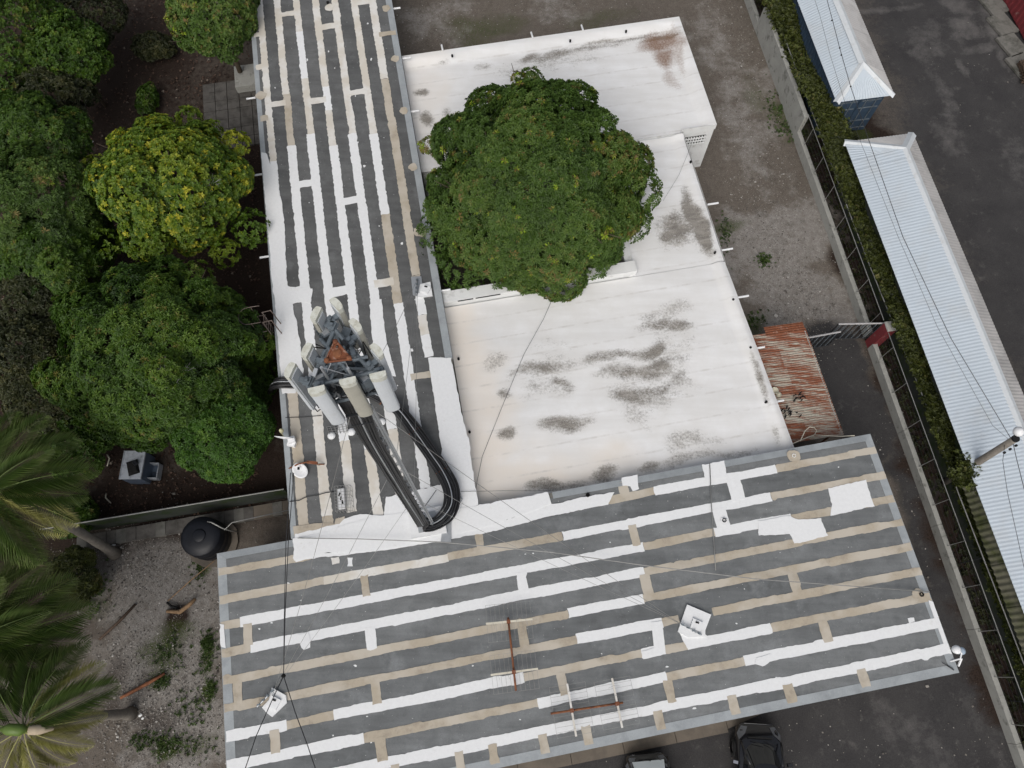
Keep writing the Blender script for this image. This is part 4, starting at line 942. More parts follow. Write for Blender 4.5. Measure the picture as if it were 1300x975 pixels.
# ------------------------------------------------------------------ containers with white corrugated roofs
CA = math.atan2(.152, 1); CX = Vector((math.cos(CA), math.sin(CA), 0)); CY = Vector((-math.sin(CA), math.cos(CA), 0))
def corr(p00, p10, p01, p11, pitch, amp, nr=2, along=True):
    """corrugated sheet over the quad; ribs run from p00->p01 (eave to ridge), repeat along p00->p10"""
    p00, p10, p01, p11 = map(Vector, (p00, p10, p01, p11)); L = (p10 - p00).length; n = max(8, int(L / pitch * 6))
    nn = (p10 - p00).cross(p01 - p00).normalized(); vs = []; fs = []
    for j in range(nr + 1):
        for i in range(n + 1):
            u = i / n; w_ = j / nr; p = p00.lerp(p10, u).lerp(p01.lerp(p11, u), w_) + nn * amp * math.sin(2 * math.pi * i / 6)
            vs.append(p)
    for j in range(nr):
        for i in range(n): a = j * (n + 1) + i; fs.append((a, a + 1, a + n + 2, a + n + 1))
    return vs, fs
M['roofwhite'] = simple('corrugated_white', (.49, .55, .605), .5, .4, var=.07, scale=.8, dirt=(.46, .49, .51), dscale=.7, dthr=(.5, .75), bump=0)
M['roofgrey'] = simple('corrugated_weathered', (.47, .455, .44), .7, .3, var=.15, scale=.6, dirt=(.34, .33, .32), dscale=.9, dthr=(.45, .65), bump=0)
M['ridgewhite'] = simple('ridge_cap', (.60, .63, .65), .5, .4, var=.06, dirt=(.45, .45, .44), dscale=2, dthr=(.55, .75), bump=0)
M['roofwarm'] = simple('corrugated_warm_white', (.56, .545, .53), .55, .35, var=.1, scale=.7, dirt=(.40, .385, .37), dscale=1.0, dthr=(.5, .7), bump=0)
def croof(t, o, wd, ln, ze, zr, hipS, hipN, wmat, emat, cxf=.5):
    """hipped corrugated roof; o = south-west eave corner, running north for ln"""
    def q(x, y, z): return Vector((o.x, o.y, 0)) + CX * x + CY * y + Vector((0, 0, z))
    cx = wd * cxf; iS, iN = hipS, ln - hipN
    def sheet(a, b, c, d, m, nm='roof_sheet'):
        vs, fs = corr(a, b, c, d, .15, .0065); MB().add(vs, fs).build(nm, M[m], t, True)
    ys = [iS]; 
    while ys[-1] < iN - .1: ys.append(min(iN, ys[-1] + 2.25))
    for a, b in zip(ys, ys[1:]):
        sheet(q(0, b, ze), q(0, a, ze), q(cx, b, zr), q(cx, a, zr), wmat); sheet(q(wd, a, ze), q(wd, b, ze), q(cx, a, zr), q(cx, b, zr), emat)
    if hipS > 0:
        sheet(q(0, iS, ze), q(0, 0, ze), q(cx, iS, zr), q(cx, iS, zr - .001), wmat); sheet(q(wd, 0, ze), q(wd, iS, ze), q(cx, iS, zr - .001), q(cx, iS, zr), emat)
        sheet(q(0, 0, ze), q(wd, 0, ze), q(cx - .01, iS, zr), q(cx + .01, iS, zr), wmat)
    if hipN > 0:
        sheet(q(0, ln, ze), q(0, iN, ze), q(cx, iN, zr - .001), q(cx, iN, zr), wmat); sheet(q(wd, iN, ze), q(wd, ln, ze), q(cx, iN, zr), q(cx, iN, zr - .001), emat)
        sheet(q(wd, ln, ze), q(0, ln, ze), q(cx + .01, iN, zr), q(cx - .01, iN, zr), 'roofwarm')
    def cap(a, b, w_=.16):
        d = (b - a).normalized(); s_ = d.cross(Vector((0, 0, 1))).normalized() * w_; up = Vector((0, 0, .05)); dn = Vector((0, 0, -.06))
        MB().add([a + s_ + dn, a + up, a - s_ + dn, b + s_ + dn, b + up, b - s_ + dn], [(0, 3, 4, 1), (1, 4, 5, 2)]).build('ridge_cap', M['ridgewhite'], t)
    cap(q(cx, iS, zr), q(cx, iN, zr), .2)
    if hipS > 0: cap(q(0, 0, ze), q(cx, iS, zr)); cap(q(wd, 0, ze), q(cx, iS, zr))
    if hipN > 0: cap(q(0, ln, ze), q(cx, iN, zr), .2); cap(q(wd, ln, ze), q(cx, iN, zr), .2)
    return q
o1 = at(1062, 130, 2.75)
K1 = thing('shipping_container', 'dark blue container with double doors under a white hipped corrugated roof', 'container', (o1.x, o1.y, 0))
q = croof(K1, o1, 2.86, 12, 2.75, 3.55, 1.45, 0, 'roofwhite', 'roofwarm')
rot = Matrix.Rotation(CA, 3, 'Z'); body = MB(); cc = q(1.43, 6.35, 1.33); body.box(cc, (2.44, 12.1, 2.6), M['navy'], rot)
body.build('body', None, K1)
for k in range(40):
    MB().box(q(.195, .55 + k * .29, 1.33), (.05, .13, 2.35), M['navy'], rot).build('wall_rib', None, K1)
for k in range(2):
    dr = MB().box(q(.83 + k * 1.2, .285, 1.33), (1.13, .05, 2.4), M['navy'], rot).build('door', None, K1)
    for j in range(2):
        MB().tube([q(.55 + k * 1.2 + j * .5, .23, .2), q(.55 + k * 1.2 + j * .5, .23, 2.45)], .025, 6, M['steel']).build('lock_rod', None, dr)
    for z in (.35, .9, 1.8, 2.3): MB().box(q(.83 + k * 1.2, .25, z), (1.0, .03, .06), M['steel'], rot).build('door_rail', None, dr)
o2 = at(1300, 760, 2.75) - CY * 8.0
top2 = at(1072, 180, 2.75); ln2 = (top2 - o2).dot(CY); o2 = Vector((top2.x, top2.y, 0)) - CY * ln2
K2 = thing('storage_shed', 'very long shed with a white corrugated roof and grey weathered east slope', 'shed', (o2.x, o2.y, 0))
q2 = croof(K2, o2, 3.3, ln2, 2.75, 3.25, 0, 1.1, 'roofwhite', 'roofgrey', .70)
M['mossroof'] = simple('mossy_roof', (.16, .155, .115), .95, .1, var=.3, scale=1.5, dirt=(.075, .085, .035), dscale=1.6, dthr=(.42, .66), bump=.5)
mw0, mw1 = at(1222, 618, 2.0), at(1300, 832, 2.0); md = (mw1 - mw0); mw1 = mw0 + md * 2.2; k = 9
for i in range(k):
    a, b = mw0.lerp(mw1, i / k), mw0.lerp(mw1, (i + .99) / k); ya, yb = (a - Vector((o2.x, o2.y, 0))).dot(CY), (b - Vector((o2.x, o2.y, 0))).dot(CY)
    MB().add(*corr(a, b, q2(.12, ya, 2.62), q2(.12, yb, 2.62), .24, .028, 3)).build('lean_to_sheet', M['mossroof'], K2, True)
MB().box(q2(1.7, ln2 / 2 - .2, 1.3), (2.5, ln2 - .9, 2.7), M['mosswall'], rot).build('wall', None, K2)
# ------------------------------------------------------------------ street pole with globe lamp and its wires
ptop = at(1289, 557, 5.4); pb = at(1233, 592, 2.3); pb = pb + (pb - ptop) * (2.3 / 3.1)
PL = thing('utility_pole', 'leaning weathered wooden pole with a round white lamp, rising from the vines', 'pole', pb)
MB().tube([pb, pb.lerp(ptop, .5), ptop], [.15, .14, .125], 12, M['palmbark']).build('shaft', None, PL, True)
MB().tube([ptop + Vector((0, 0, -.02)), ptop + Vector((0, 0, .05))], .135, 12, M['soot']).build('pole_cap', None, PL)
lc = at(1293, 548, 5.5); MB().tube([ptop + Vector((0, 0, -.2)), ptop.lerp(lc, .6) + Vector((.05, .05, -.1)), lc + Vector((0, 0, -.15))], .02, 6, M['galv']).build('lamp_arm', None, PL)
lp = MB().lathe(lc, [(.05, -.17), (.14, -.12), (.19, 0), (.15, .12), (.06, .18), (.02, .19)], 16, M['white']).build('lamp_globe', None, PL, True)
MB().lathe(lc + Vector((.16, -.02, -.02)), [(.03, -.12), (.10, -.08), (.12, 0), (.08, .09), (.02, .11)], 14, M['blueplastic']).build('photocell', None, PL, True)
for k in range(3):
    p = pb.lerp(ptop, .8 + k * .07) + Vector((.12, -.16, .02)); MB().lathe(p, [(.03, 0), (.05, .03), (.03, .06), (.045, .09), (.02, .11)], 8, M['soot']).build('insulator', None, PL)
def cable(name, pts, r, mat, label, cat='cable', group=None, n=5):
    return tag(MB().tube(pts, r, n, M[mat]).build(name, None, None, True), label, cat, group)
def wire_px(pts, z): return [at(x, y, z) for x, y in pts]
cable('overhead_wire', wire_px([(1036, -60), (1050, 0), (1057, 26), (1066, 61), (1080, 110), (1103, 178), (1146, 300), (1207, 429), (1283, 556)], 5.3), .013, 'darkwire', 'dark overhead wire running along the white roofs to the leaning pole', 'wire', 'overhead wires')
cable('overhead_wire', wire_px([(1028, -20), (1041, 20), (1054, 70), (1072, 128), (1140, 300), (1190, 415), (1260, 540), (1283, 560)], 5.1), .007, 'darkwire', 'thinner faint overhead wire beside the dark one above the white roofs', 'wire', 'overhead wires')
cable('overhead_wire', wire_px([(1286, 562), (1290, 580), (1300, 620), (1330, 720)], 5.2), .012, 'darkwire', 'overhead wire leaving the leaning pole towards the lower right', 'wire', 'overhead wires')
cable('overhead_wire', wire_px([(1276, 562), (1273, 585), (1279, 625), (1300, 720), (1330, 840)], 4.9), .009, 'darkwire', 'thin wire hanging from the leaning pole over the shed roof', 'wire', 'overhead wires')
for i, (x, y) in enumerate(((1056, 26), (1066, 61), (1068, 70), (1080, 110))):
    tag(MB().lathe(at(x, y, 5.3), [(.015, -.03), (.04, 0), (.015, .05)], 8, M['soot']).build('line_spacer', None), ('uppermost dark bead on the wire above the blue container', 'second dark bead from the top on the wire above the blue container', 'third dark bead from the top on the wire above the blue container', 'lowest dark bead, above the hip of the blue container roof')[i], 'wire clip', 'beads on the overhead wire')
# far corner: red building and stacked boards
RB = thing('red_container', 'dark red ribbed container at the top right corner of the lot', 'container', at(1310, 10))
w0, w1 = at(1258, -25).to_2d(), at(1302, 58).to_2d(); ex = Vector((2.44, .35))
MB().prism([w0, w1, w1 + ex, w0 + ex], .1, 2.5, M['redpaint']).build('body', None, RB)
for i in range(14):
    c = w0.lerp(w1, (i + .5) / 14); MB().box((c.x - .02, c.y, 1.3), (.05, .12, 2.2), M['redpaint'], Matrix.Rotation(math.atan2(-(w1 - w0).x, (w1 - w0).y) + math.pi, 3, 'Z')).build('wall_rib', None, RB)
kb = thing('kerb', 'pale concrete kerb slab beside the red building', 'kerb', at(1285, 55))
for i, (x, y) in enumerate(((1262, 5), (1273, 31), (1285, 57), (1297, 83))):
    p = at(x, y, .1); MB().box((p.x, p.y, .08), (1.1, 1.42, .12), M['concrete_dark'], Matrix.Rotation(CA + .24, 3, 'Z')).build('kerb_stone', None, kb)
pal = thing('pallet_stack', 'stack of slatted dark wooden boards at the right edge of the lot', 'pallet', at(1296, 95))
pc_ = at(1300, 95, 0)
for j in range(3):
    for i in range(7):
        MB().box((pc_.x + (i - 3) * .02 + .2, pc_.y + (i - 3) * .19, .15 + j * .16), (1.1, .1, .03), M['wooddark'], Matrix.Rotation(CA, 3, 'Z')).build('board', None, pal)
    for i in (-1, 0, 1): MB().box((pc_.x + .2 + i * .45, pc_.y + i * .05, .08 + j * .16), (.08, 1.2, .1), M['wooddark'], Matrix.Rotation(CA, 3, 'Z')).build('bearer', None, pal)

# ------------------------------------------------------------------ rusty canopy beside the white roof
CN = thing('rusty_canopy', 'low canopy of rusty corrugated sheets beside the white roof', 'canopy', at(1010, 490))
def mk_rustsheet():
    t = NT('rusty_sheet'); n1 = t.noise(.9, 6, .7); n2 = t.noise(6, 6, .7); r = t.rand()
    st = t.noise(1.6, 6, .7, stretch=(.5, 5.0, 1), rotz=-BA); 
    col = t.mix(t.ramp(n2, [(.3, 0.), (.7, 1.)]), (.34, .31, .25), (.46, .44, .38))
    m = t.math('ADD', t.math('ADD', t.math('MULTIPLY', st, .9), t.math('MULTIPLY', n2, .35)), t.math('MULTIPLY', r, .10))
    col = t.mix(t.ramp(m, [(.58, 0.), (.74, 1.)]), col, t.mix(n2, (.14, .048, .028), (.29, .115, .065)))
    return t.done(col, .85, .2)
M['rustsheet'] = mk_rustsheet()
cP = lambda u, v: B(11.95 + u * 2.72 - v * .0, 6.3 + v * 4.75, 2.2 + .22 * (1 - u))
for j in range(2):
    for i in range(6):
        a, b = i / 6, (i + 1) / 6 + .01; c, d = j * .48, .48 + j * .52 + .02; dz = Vector((0, 0, .012 * ((i + j) % 2)))
        vs, fs = corr(cP(d, a) + dz, cP(d, b) + dz, cP(c, a) + dz, cP(c, b) + dz, .10, .020, 1)
        MB().add(vs, fs).build('roof_sheet', M['rustsheet'], CN, True)
loose = MB().add(*corr(cP(1.0, .985) + Vector((0, 0, .05)), cP(1.0, 1.07) + Vector((0, 0, .05)), cP(.35, .985) + Vector((0, 0, .05)), cP(.35, 1.07) + Vector((0, 0, .05)), .10, .020, 1)).build('loose_sheet', M['rust'], CN, True)
for u in (.03, .97):
    for v in (.05, .5, .95):
        p = cP(u, v); MB().tube([(p.x, p.y, 0), (p.x, p.y, p.z - .02)], .04, 8, M['rustpipe']).build('post', None, CN)
MB().tube([cP(.995, 0) + Vector((0, 0, -.01)), cP(.995, 1) + Vector((0, 0, -.01))], .03, 6, M['concrete']).build('edge_beam', None, CN)
for i, (x, y, m, lab, cat) in enumerate(((983.5, 496, 'bottle', 'pale plastic tub lying on the rusty canopy', 'tub'), (988.5, 501, 'bottle', 'yellowish bottle lying on the rusty canopy next to the tub', 'bottle'))):
    p = at(x, y, 2.45); MB().lathe; o = MB().lathe(p, [(.03, -.08), (.11, -.06), (.12, .03), (.05, .10), (.04, .13), (.03, .135)] if i else [(.10, -.08), (.15, .05), (.13, .055), (.09, -.05)], 12, M[m]).build(cat, None, None, True); tag(o, lab, cat)
def junk(name, x, y, z, label, cat, n=14, s_=.14, mat='soot', seed=1):
    g = MB(); r = random.Random(seed); p = at(x, y, z)
    for _ in range(n):
        a = p + Vector((r.gauss(0, s_), r.gauss(0, s_ * .6), .02)); d = Vector((r.uniform(-1, 1), r.uniform(-1, 1), r.uniform(0, .6))) * s_
        g.tube([a, a + d * .5 + Vector((0, 0, .05)), a + d], [.015, .03, .01], 5, M[mat])
    return tag(g.build(name, None, None), label, cat)
junk('leaf_debris', 1010, 505, 2.42, 'dark clump of dead leaves in the middle of the rusty canopy', 'debris', seed=3)
junk('leaf_debris', 1003, 527, 2.42, 'dark twiggy debris on the lower part of the rusty canopy', 'debris', s_=.2, seed=4)
cable('hose', [at(x, y, z) for x, y, z in ((1000, 566, 3.0), (1016, 559, 2.75), (1026, 555, 2.6), (1034, 552, 2.5), (1037, 547, 2.5), (1034, 543, 2.6), (1028, 542, 2.7), (1022, 547, 2.7), (1016, 560, 2.8))], .02, 'cream', 'cream hose looped on the rusty canopy at the roof edge', 'hose')
cable('hose', [at(x, y, z) for x, y, z in ((1034, 552, 2.52), (1050, 553, 2.9), (1066, 554, 3.2), (1085, 553, 3.5))], .018, 'cream', 'straight cream hose running from the canopy to the striped roof corner', 'hose')

# ------------------------------------------------------------------ ground slabs: apron, path, pavers
AP = thing('apron', 'tan concrete apron along the south foot of the striped building', 'pavement', B(3, -3.4))
for i in range(9):
    a = -8.4 + i * 2.0; 
    MB().prism([B(a + .01, -3.58 + (.12 if i == 8 else 0)), B(a + 1.99, -3.58 + (.5 if i == 8 else 0)), B(a + 1.99, -2.5), B(a + .01, -2.5)], -.1, .14 + .004 * (i % 2), M['apron']).build('slab', None, AP)
OW = thing('old_wall', 'dark mossy thin wall with pale top rail running from the long building towards the palms', 'wall', at(240, 655))
wa, wb = at(60, 683), at(372, 631)
d = (wb - wa).normalized(); nrm = Vector((-d.y, d.x, 0))
MB().prism([wa, wb, wb + nrm * .05, wa + nrm * .05], -.1, 1.35, M['mosswall']).build('wall', None, OW)
MB().tube([wa + nrm * .025 + Vector((0, 0, 1.365)), wb + nrm * .025 + Vector((0, 0, 1.365))], .028, 6, M['wire']).build('coping', None, OW)
PT = thing('footpath', 'narrow path of grey planks and slabs at the foot of the mossy wall', 'path', at(240, 668))
pa, pb2 = at(100, 690), at(372, 643)
L = (pb2 - pa).length; n = 22
for i in range(n):
    a = pa + (pb2 - pa) * (i / n); b = pa + (pb2 - pa) * ((i + .985) / n); m = 'concrete' if i >= 18 else 'paver'
    MB().prism([a - nrm * .30, b - nrm * .30, b + nrm * .26, a + nrm * .26], -.1, .16 + .012 * ((i * 7) % 3), M['concrete_dark'] if i % 4 == 0 else M[m] if m == 'paver' else M['apron']).build('slab', None, PT)
PV = thing('paved_yard', 'dim grey paving slabs beside the long building behind the yellow-green tree', 'pavement', at(298, 145))
for i in range(5):
    for j in range(7):
        c = at(298, 145).to_2d() + BU.to_2d() * (i - 2) * .62 + BV.to_2d() * (j - 3) * .62
        MB().box((c.x, c.y, .03 + .006 * ((i * 3 + j) % 3)), (.59, .59, .1), M['paver'], Matrix.Rotation(BA, 3, 'Z')).build('paver', None, PV)
MB().prism([B(-8.9, 30.2), B(-7.2, 30.2), B(-7.2, 31.6), B(-8.9, 31.6)], -.1, .5, M['concrete']).build('plinth', None, PV)
WFN = thing('post_fence', 'row of thin old posts joined by wire in the dark west scrub', 'fence', at(117, 260))
ps = []
for i in range(8):
    p = at(122 - i * 1.2, 30 + i * 62); ps.append(p + Vector((0, 0, 1.35))); MB().tube([p, p + Vector((0, 0, 1.4))], .035, 6, M['bark']).build('fence_post', None, WFN)
MB().tube(ps, .008, 4, M['wire']).build('fence_wire', None, WFN); MB().tube([p - Vector((0, 0, .5)) for p in ps], .008, 4, M['wire']).build('fence_wire', None, WFN)

# ------------------------------------------------------------------ things in the west yard
tk = at(262, 684, .75); tk.z = 0
TK = thing('water_tank', 'round black plastic water tank on a slab beside the striped roof corner', 'tank', tk)
MB().lathe(tk + Vector((0, 0, .12)), [(.77, 0), (.79, .05), (.79, .4), (.81, .43), (.79, .46), (.79, .8), (.81, .83), (.79, .86), (.79, 1.2), (.75, 1.27), (.5, 1.36), (.27, 1.39)], 36, M['tank']).build('body', None, TK, True)
MB().lathe(tk + Vector((0, 0, 1.5)), [(.26, -.02), (.26, .03), (.22, .05), (.03, .055)], 24, M['tank']).build('lid', None, TK, True)
MB().prism([tk + Vector((math.cos(a) * 1.05, math.sin(a) * 1.05, 0)) for a in np.arange(0, 6.28, .5)], -.1, .115, M['apron']).build('plinth', None, TK)
MB().tube([tk + Vector((.25, .55, 1.5)), tk + Vector((.45, .5, 1.62)), tk + Vector((.85, .3, 1.5)), tk + Vector((.95, .3, .9)), tk + Vector((.98, .4, .1))], .028, 6, M['wire']).build('pipe', None, TK, True)
MB().tube([tk + Vector((.88, .25, 1.3)), tk + Vector((1.15, .55, 1.3)), tk + Vector((3.6, 1.1, 1.3))], .022, 6, M['wire']).build('pipe', None, TK, True)
cb = at(168, 590, 1.0); cb.z = 0
CB = thing('steel_cabinet', 'pale grey box cabinet with blue grey sides under the mango trees', 'cabinet', cb)
MB().box(cb + Vector((0, 0, .45)), (.84, 1.15, .94), M['cabinetblue']).build('body', None, CB)
MB().box(cb + Vector((0, 0, .96)), (.9, 1.2, .06), M['cabinet']).build('top_panel', None, CB)
for x in (-.43, .43): MB().box(cb + Vector((x, 0, 1.0)), (.03, 1.2, .03), M['cabinet']).build('lip', None, CB)
bg_ = MB(); bg_.box(cb + Vector((.05, -.12, 1.06)), (.46, .62, .13), M['soot'], Matrix.Rotation(.35, 3, 'Z'), .75); bg_.box(cb + Vector((.16, .05, 1.14)), (.2, .24, .07), M['tank'], Matrix.Rotation(.8, 3, 'Z'), .6)
tag(bg_.build('bag', None), 'black bag dropped on the pale cabinet top', 'bag')
jx = at(192, 598, .3); CR = thing('plastic_crate', 'grey broken crate beside the pale cabinet', 'crate', (jx.x, jx.y, 0))
for a in range(4):
    v = Matrix.Rotation(a * math.pi / 2, 3, 'Z') @ Vector((.32, 0, .22)); MB().box(Vector((jx.x, jx.y, 0)) + v, (.03, .62, .4), M['cabinet'], Matrix.Rotation(a * math.pi / 2, 3, 'Z')).build('side', None, CR)
MB().box((jx.x, jx.y, .04), (.6, .6, .04), M['cabinetblue']).build('bottom', None, CR)
def stick(pts, r, mat, label, cat='stick', name='dead_stick'):
    k = len(pts); return tag(MB().tube([at(*p) for p in pts], [r * (.6 + .4 * math.sin(math.pi * (i + .5) / k)) for i in range(k)], 7, M[mat]).build(name, None, None, True), label, cat, 'wood lying in the west yard')
stick([(153, 886, .06), (170, 877, .1), (190, 866, .1), (209, 855, .05)], .075, 'rustpipe', 'reddish brown fallen palm stalk lying on the gravel', 'stick')
stick([(126, 812, .05), (150, 790, .08), (172, 767, .05)], .06, 'wooddark', 'dark fallen palm stalk between the gravel and the palm fronds', 'stick')
stick([(212, 776, .08), (228, 777, .18), (240, 768, .22), (248, 760, .18)], .09, 'wood', 'pale bent driftwood log beside the black ash patch', 'log')
stick([(213, 763, .05), (243, 736, .25), (272, 712, .5)], .022, 'wood', 'long thin pole leaning from the ash patch to the tank slab', 'pole')
stick([(212, 765, .05), (218, 770, .15), (226, 772, .1)], .05, 'soot', 'charred stump at the edge of the ash patch', 'log')
stick([(136, 592, .05), (139, 582, .08), (136, 577, .05)], .03, 'cream', 'small pale curved stick left of the cabinet', 'stick')
stick([(135, 626, .05), (134, 632, .07), (141, 639, .05)], .03, 'cream', 'small pale curved stick below the cabinet', 'stick')
stick([(25, 697, .2), (45, 716, .25), (70, 720, .1)], .09, 'wooddark', 'curved brown dead frond stalk under the palms', 'stick')
for i, (x, y, s_, lab) in enumerate(((178, 908, .10, 'larger of two white stones beside the pale palm trunk foot'), (181, 912, .07, 'smaller of two white stones beside the pale palm trunk foot'), (144, 692, .12, 'whitish stone at the foot of the tall palm trunk'), (117, 180, .1, 'pale stone in the leaf litter left of the weedy bush'), (135, 42, .12, 'pale flat stone in the leaf litter near the top edge'))):
    p = at(x, y, .04); g = MB(); g.add([p + Vector(v) * s_ * 1.6 for v in ST], SF, M['wallwhite'])
    tag(g.build('white_stone', None), lab, 'stone', 'whitish stones in the west yard')

# ------------------------------------------------------------------ cage ladder on the west wall
lu, lv = uv(349, 402, 4.6); lu = a0 - .12
LD = thing('cage_ladder', 'rusty caged ladder fixed to the west wall of the long building', 'ladder', B(lu, lv))
for dv in (-.22, .22):
    MB().tube([B(lu, lv + dv, .3), B(lu, lv + dv, 4.7), B(lu + .35, lv + dv, 4.75), B(lu + .4, lv + dv, ZR)], .022, 6, M['ladder']).build('stile', None, LD)
for k in range(15): MB().tube([B(lu, lv - .22, .45 + k * .29), B(lu, lv + .22, .45 + k * .29)], .014, 6, M['ladder']).build('rung', None, LD)
hoop = lambda z: [B(lu - .0, lv + .36, z), B(lu - .35, lv + .37, z)] + [B(lu - .45 - .38 * math.sin(a), lv + .37 * math.cos(a), z) for a in np.linspace(.3, math.pi - .3, 9)] + [B(lu - .35, lv - .37, z), B(lu, lv - .36, z)]
for z in (5.0, 4.2, 3.4, 2.6): MB().tube(hoop(z), .018, 6, M['ladder']).build('hoop', None, LD, True)
for i in (1, 4, 6, 8, 11): MB().tube([Vector(hoop(5.0)[i]), Vector(hoop(2.6)[i])], .014, 5, M['ladder']).build('cage_strap', None, LD)

# ------------------------------------------------------------------ antenna mast standing on the corner of the long roof
mb = at(543, 664, ZR); ZT = 18.9
TWR = thing('antenna_mast', 'tall slim lattice mast crowned by a triangle of pale panel antennas', 'antenna mast', mb)
mt = Vector((mb.x, mb.y, ZT))
tri = [Vector((math.cos(a), math.sin(a), 0)) * .27 for a in (R(88), R(208), R(328))]
for t3 in tri: MB().tube([mb + t3, mt + t3], .028, 8, M['galv']).build('leg', None, TWR)
g = MB(); nb_ = 40
for i in range(nb_):
    z0_, z1_ = ZR + (ZT - ZR) * i / nb_, ZR + (ZT - ZR) * (i + 1) / nb_
    for k in range(3):
        a, b = tri[k], tri[(k + 1) % 3]; o = Vector((mb.x, mb.y, 0))
        if i % 2: a, b = b, a
        g.tube([o + a + Vector((0, 0, z0_)), o + b + Vector((0, 0, z1_))], .010, 4, M['galv'])
g.build('bracing', None, TWR)
pl = [at(340 + x * .18462, 370 + y * .18462, ZT) for x, y in ((465, 333), (393, 488), (577, 466))]
tp = MB().prism([p for p in pl], ZT - .05, ZT + .0, M['rust']).build('top_plate', None, TWR)
ctr = (pl[0] + pl[1] + pl[2]) / 3
for p in pl:
    c = p.lerp(ctr, .16); MB().lathe((c.x, c.y, ZT), [(.04, -.02), (.045, .05), (.02, .07)], 10, M['rustpipe']).build('bolt', None, tp)
MB().lathe((ctr.x, ctr.y, ZT), [(.09, -.02), (.08, .02), (.03, .03)], 12, M['rustpipe']).build('boss', None, tp)
for i in range(3): MB().tube([pl[i] + Vector((0, 0, .012)), pl[(i + 1) % 3] + Vector((0, 0, .012))], .016, 6, M['rust']).build('plate_rim', None, tp)
ctr.z = 0
def pk(x, y, z): return at(340 + x * .18462, 370 + y * .18462, z)
ZP = 18.75
PAN = [((335, 682), 'panel_white', 's'), ((550, 622), 'panel_tan', 's'), ((758, 582), 'panel_white', 's'),
       ((140, 535), 'panel_white', 'w'), ((256, 400), 'panel_tan', 'w'), ((320, 148), 'panel_tan', 'w'),
       ((478, 78), 'panel_tan', 'n'), ((610, 222), 'panel_tan', 'n'), ((755, 395), 'panel_white', 'n')]
ends = {}
for (xy, m, s_) in PAN: ends.setdefault(s_, []).append(pk(*xy, ZP))
fn = {}
for s_, P3 in ends.items():
    d = (P3[-1] - P3[0]).normalized(); n_ = Vector((-d.y, d.x, 0)); mid = (P3[0] + P3[-1]) / 2
    if n_.dot(mid - Vector((ctr.x, ctr.y, mid.z))) < 0: n_ = -n_
    fn[s_] = (n_, d)
def panel(xy, m, s_, i):
    n_, d = fn[s_]; c = pk(*xy, ZP); c.z = 0; rt = Matrix((d, n_, Vector((0, 0, 1)))).transposed()
    if rt.determinant() < 0: rt = Matrix((-d, n_, Vector((0, 0, 1)))).transposed()
    PL_ = 1.78; w_, dp = .285, .13
    prof = [(-w_ / 2, -dp * .6)] + [(w_ / 2 * math.cos(a), dp * .4 * math.sin(a)) for a in np.linspace(math.pi, 0, 9)] + [(w_ / 2, -dp * .6)]
    def pr(z0, z1, k=1.0):
        b = MB(); n = len(prof)
        vs = [c + rt @ Vector((x * k, y * k, 0)) + Vector((0, 0, z)) for z in (z0, z1) for x, y in prof]
        b.add(vs, [(j, (j + 1) % n, n + (j + 1) % n, n + j) for j in range(n)] + [tuple(range(n))[::-1], tuple(n + j for j in range(n))]); return b
    pn = pr(ZP - PL_, ZP - .15).build('panel_antenna', M[m], TWR, False)
    pr(ZP - .15, ZP, 1.03).build('end_cap', M['panel_cap'], pn)
    pr(ZP - PL_ - .03, ZP - PL_, .9).build('base_plate', M['steel'], pn)
    bk = MB(); bk.box(c + rt @ Vector((0, -dp * .6 - .012, 0)) + Vector((0, 0, ZP - .9)), (w_ * .8, .02, 1.6), M['panel_back'], rt); bk.build('back_plate', None, pn)
    pc2 = c + rt @ Vector((0, -.26, 0))
    MB().tube([pc2 + Vector((0, 0, ZP - 1.9)), pc2 + Vector((0, 0, ZP - .28))], .035, 8, M['steel']).build('mount_pipe', None, TWR)
    for z in (ZP - .40, ZP - 1.5):
        b = MB(); b.box(c + rt @ Vector((0, -.17, 0)) + Vector((0, 0, z)), (.1, .20, .07), M['steel'], rt); b.box(c + rt @ Vector((0, -.26, 0)) + Vector((0, 0, z)), (.17, .12, .10), M['steel'], rt)
        b.build('bracket', None, pn)
    # remote radio behind the panel
    r_ = MB(); q = c + rt @ Vector((.02, -.46, 0)) + Vector((0, 0, ZP - .75 - .1 * (i % 2))); r_.box(q, (.26, .17, .46), M['steel'], rt)
    for k in range(5): r_.box(q + rt @ Vector((-.10 + k * .05, -.10, 0)), (.015, .05, .42), M['steel'], rt)
    rr_ = r_.build('remote_radio', None, TWR)
    if i % 2 == 0: MB().box(q + Vector((0, 0, .235)), (.2, .12, .015), M['galv'], rt).build('label_plate', None, rr_)
    for k in range(3):
        a = q + rt @ Vector((-.08 + .08 * k, 0, -.24)); e = c + rt @ Vector((-.08 + .08 * k, -.06, 0)) + Vector((0, 0, ZP - PL_ - .03))
        MB().tube([a, a + Vector((0, 0, -.2)), e + Vector((0, 0, -.22)), e], .011, 5, M['blackcable']).build('jumper_cable', None, TWR, True)
for i, (xy, m, s_) in enumerate(PAN): panel(xy, m, s_, i)
for s_, P3 in ends.items():
    n_, d = fn[s_]
    for z in (ZP - .45, ZP - 1.45):
        for inset in (.30, .62):
            a = P3[0] - n_ * inset + d * (.0 if inset < .5 else .25) - d * .1; b = P3[-1] - n_ * inset - d * (.0 if inset < .5 else .25) + d * .1
            a.z = b.z = z; MB().tube([a, b], .04, 8, M['steel']).build('frame_pipe', None, TWR)
    for P_ in (P3[0], P3[1], P3[-1]):
        for z in (ZP - .5, ZP - 1.5):
            a = P_ - n_ * .3; a.z = z; MB().tube([a, Vector((ctr.x, ctr.y, z))], .03, 6, M['steel']).build('frame_arm', None, TWR)
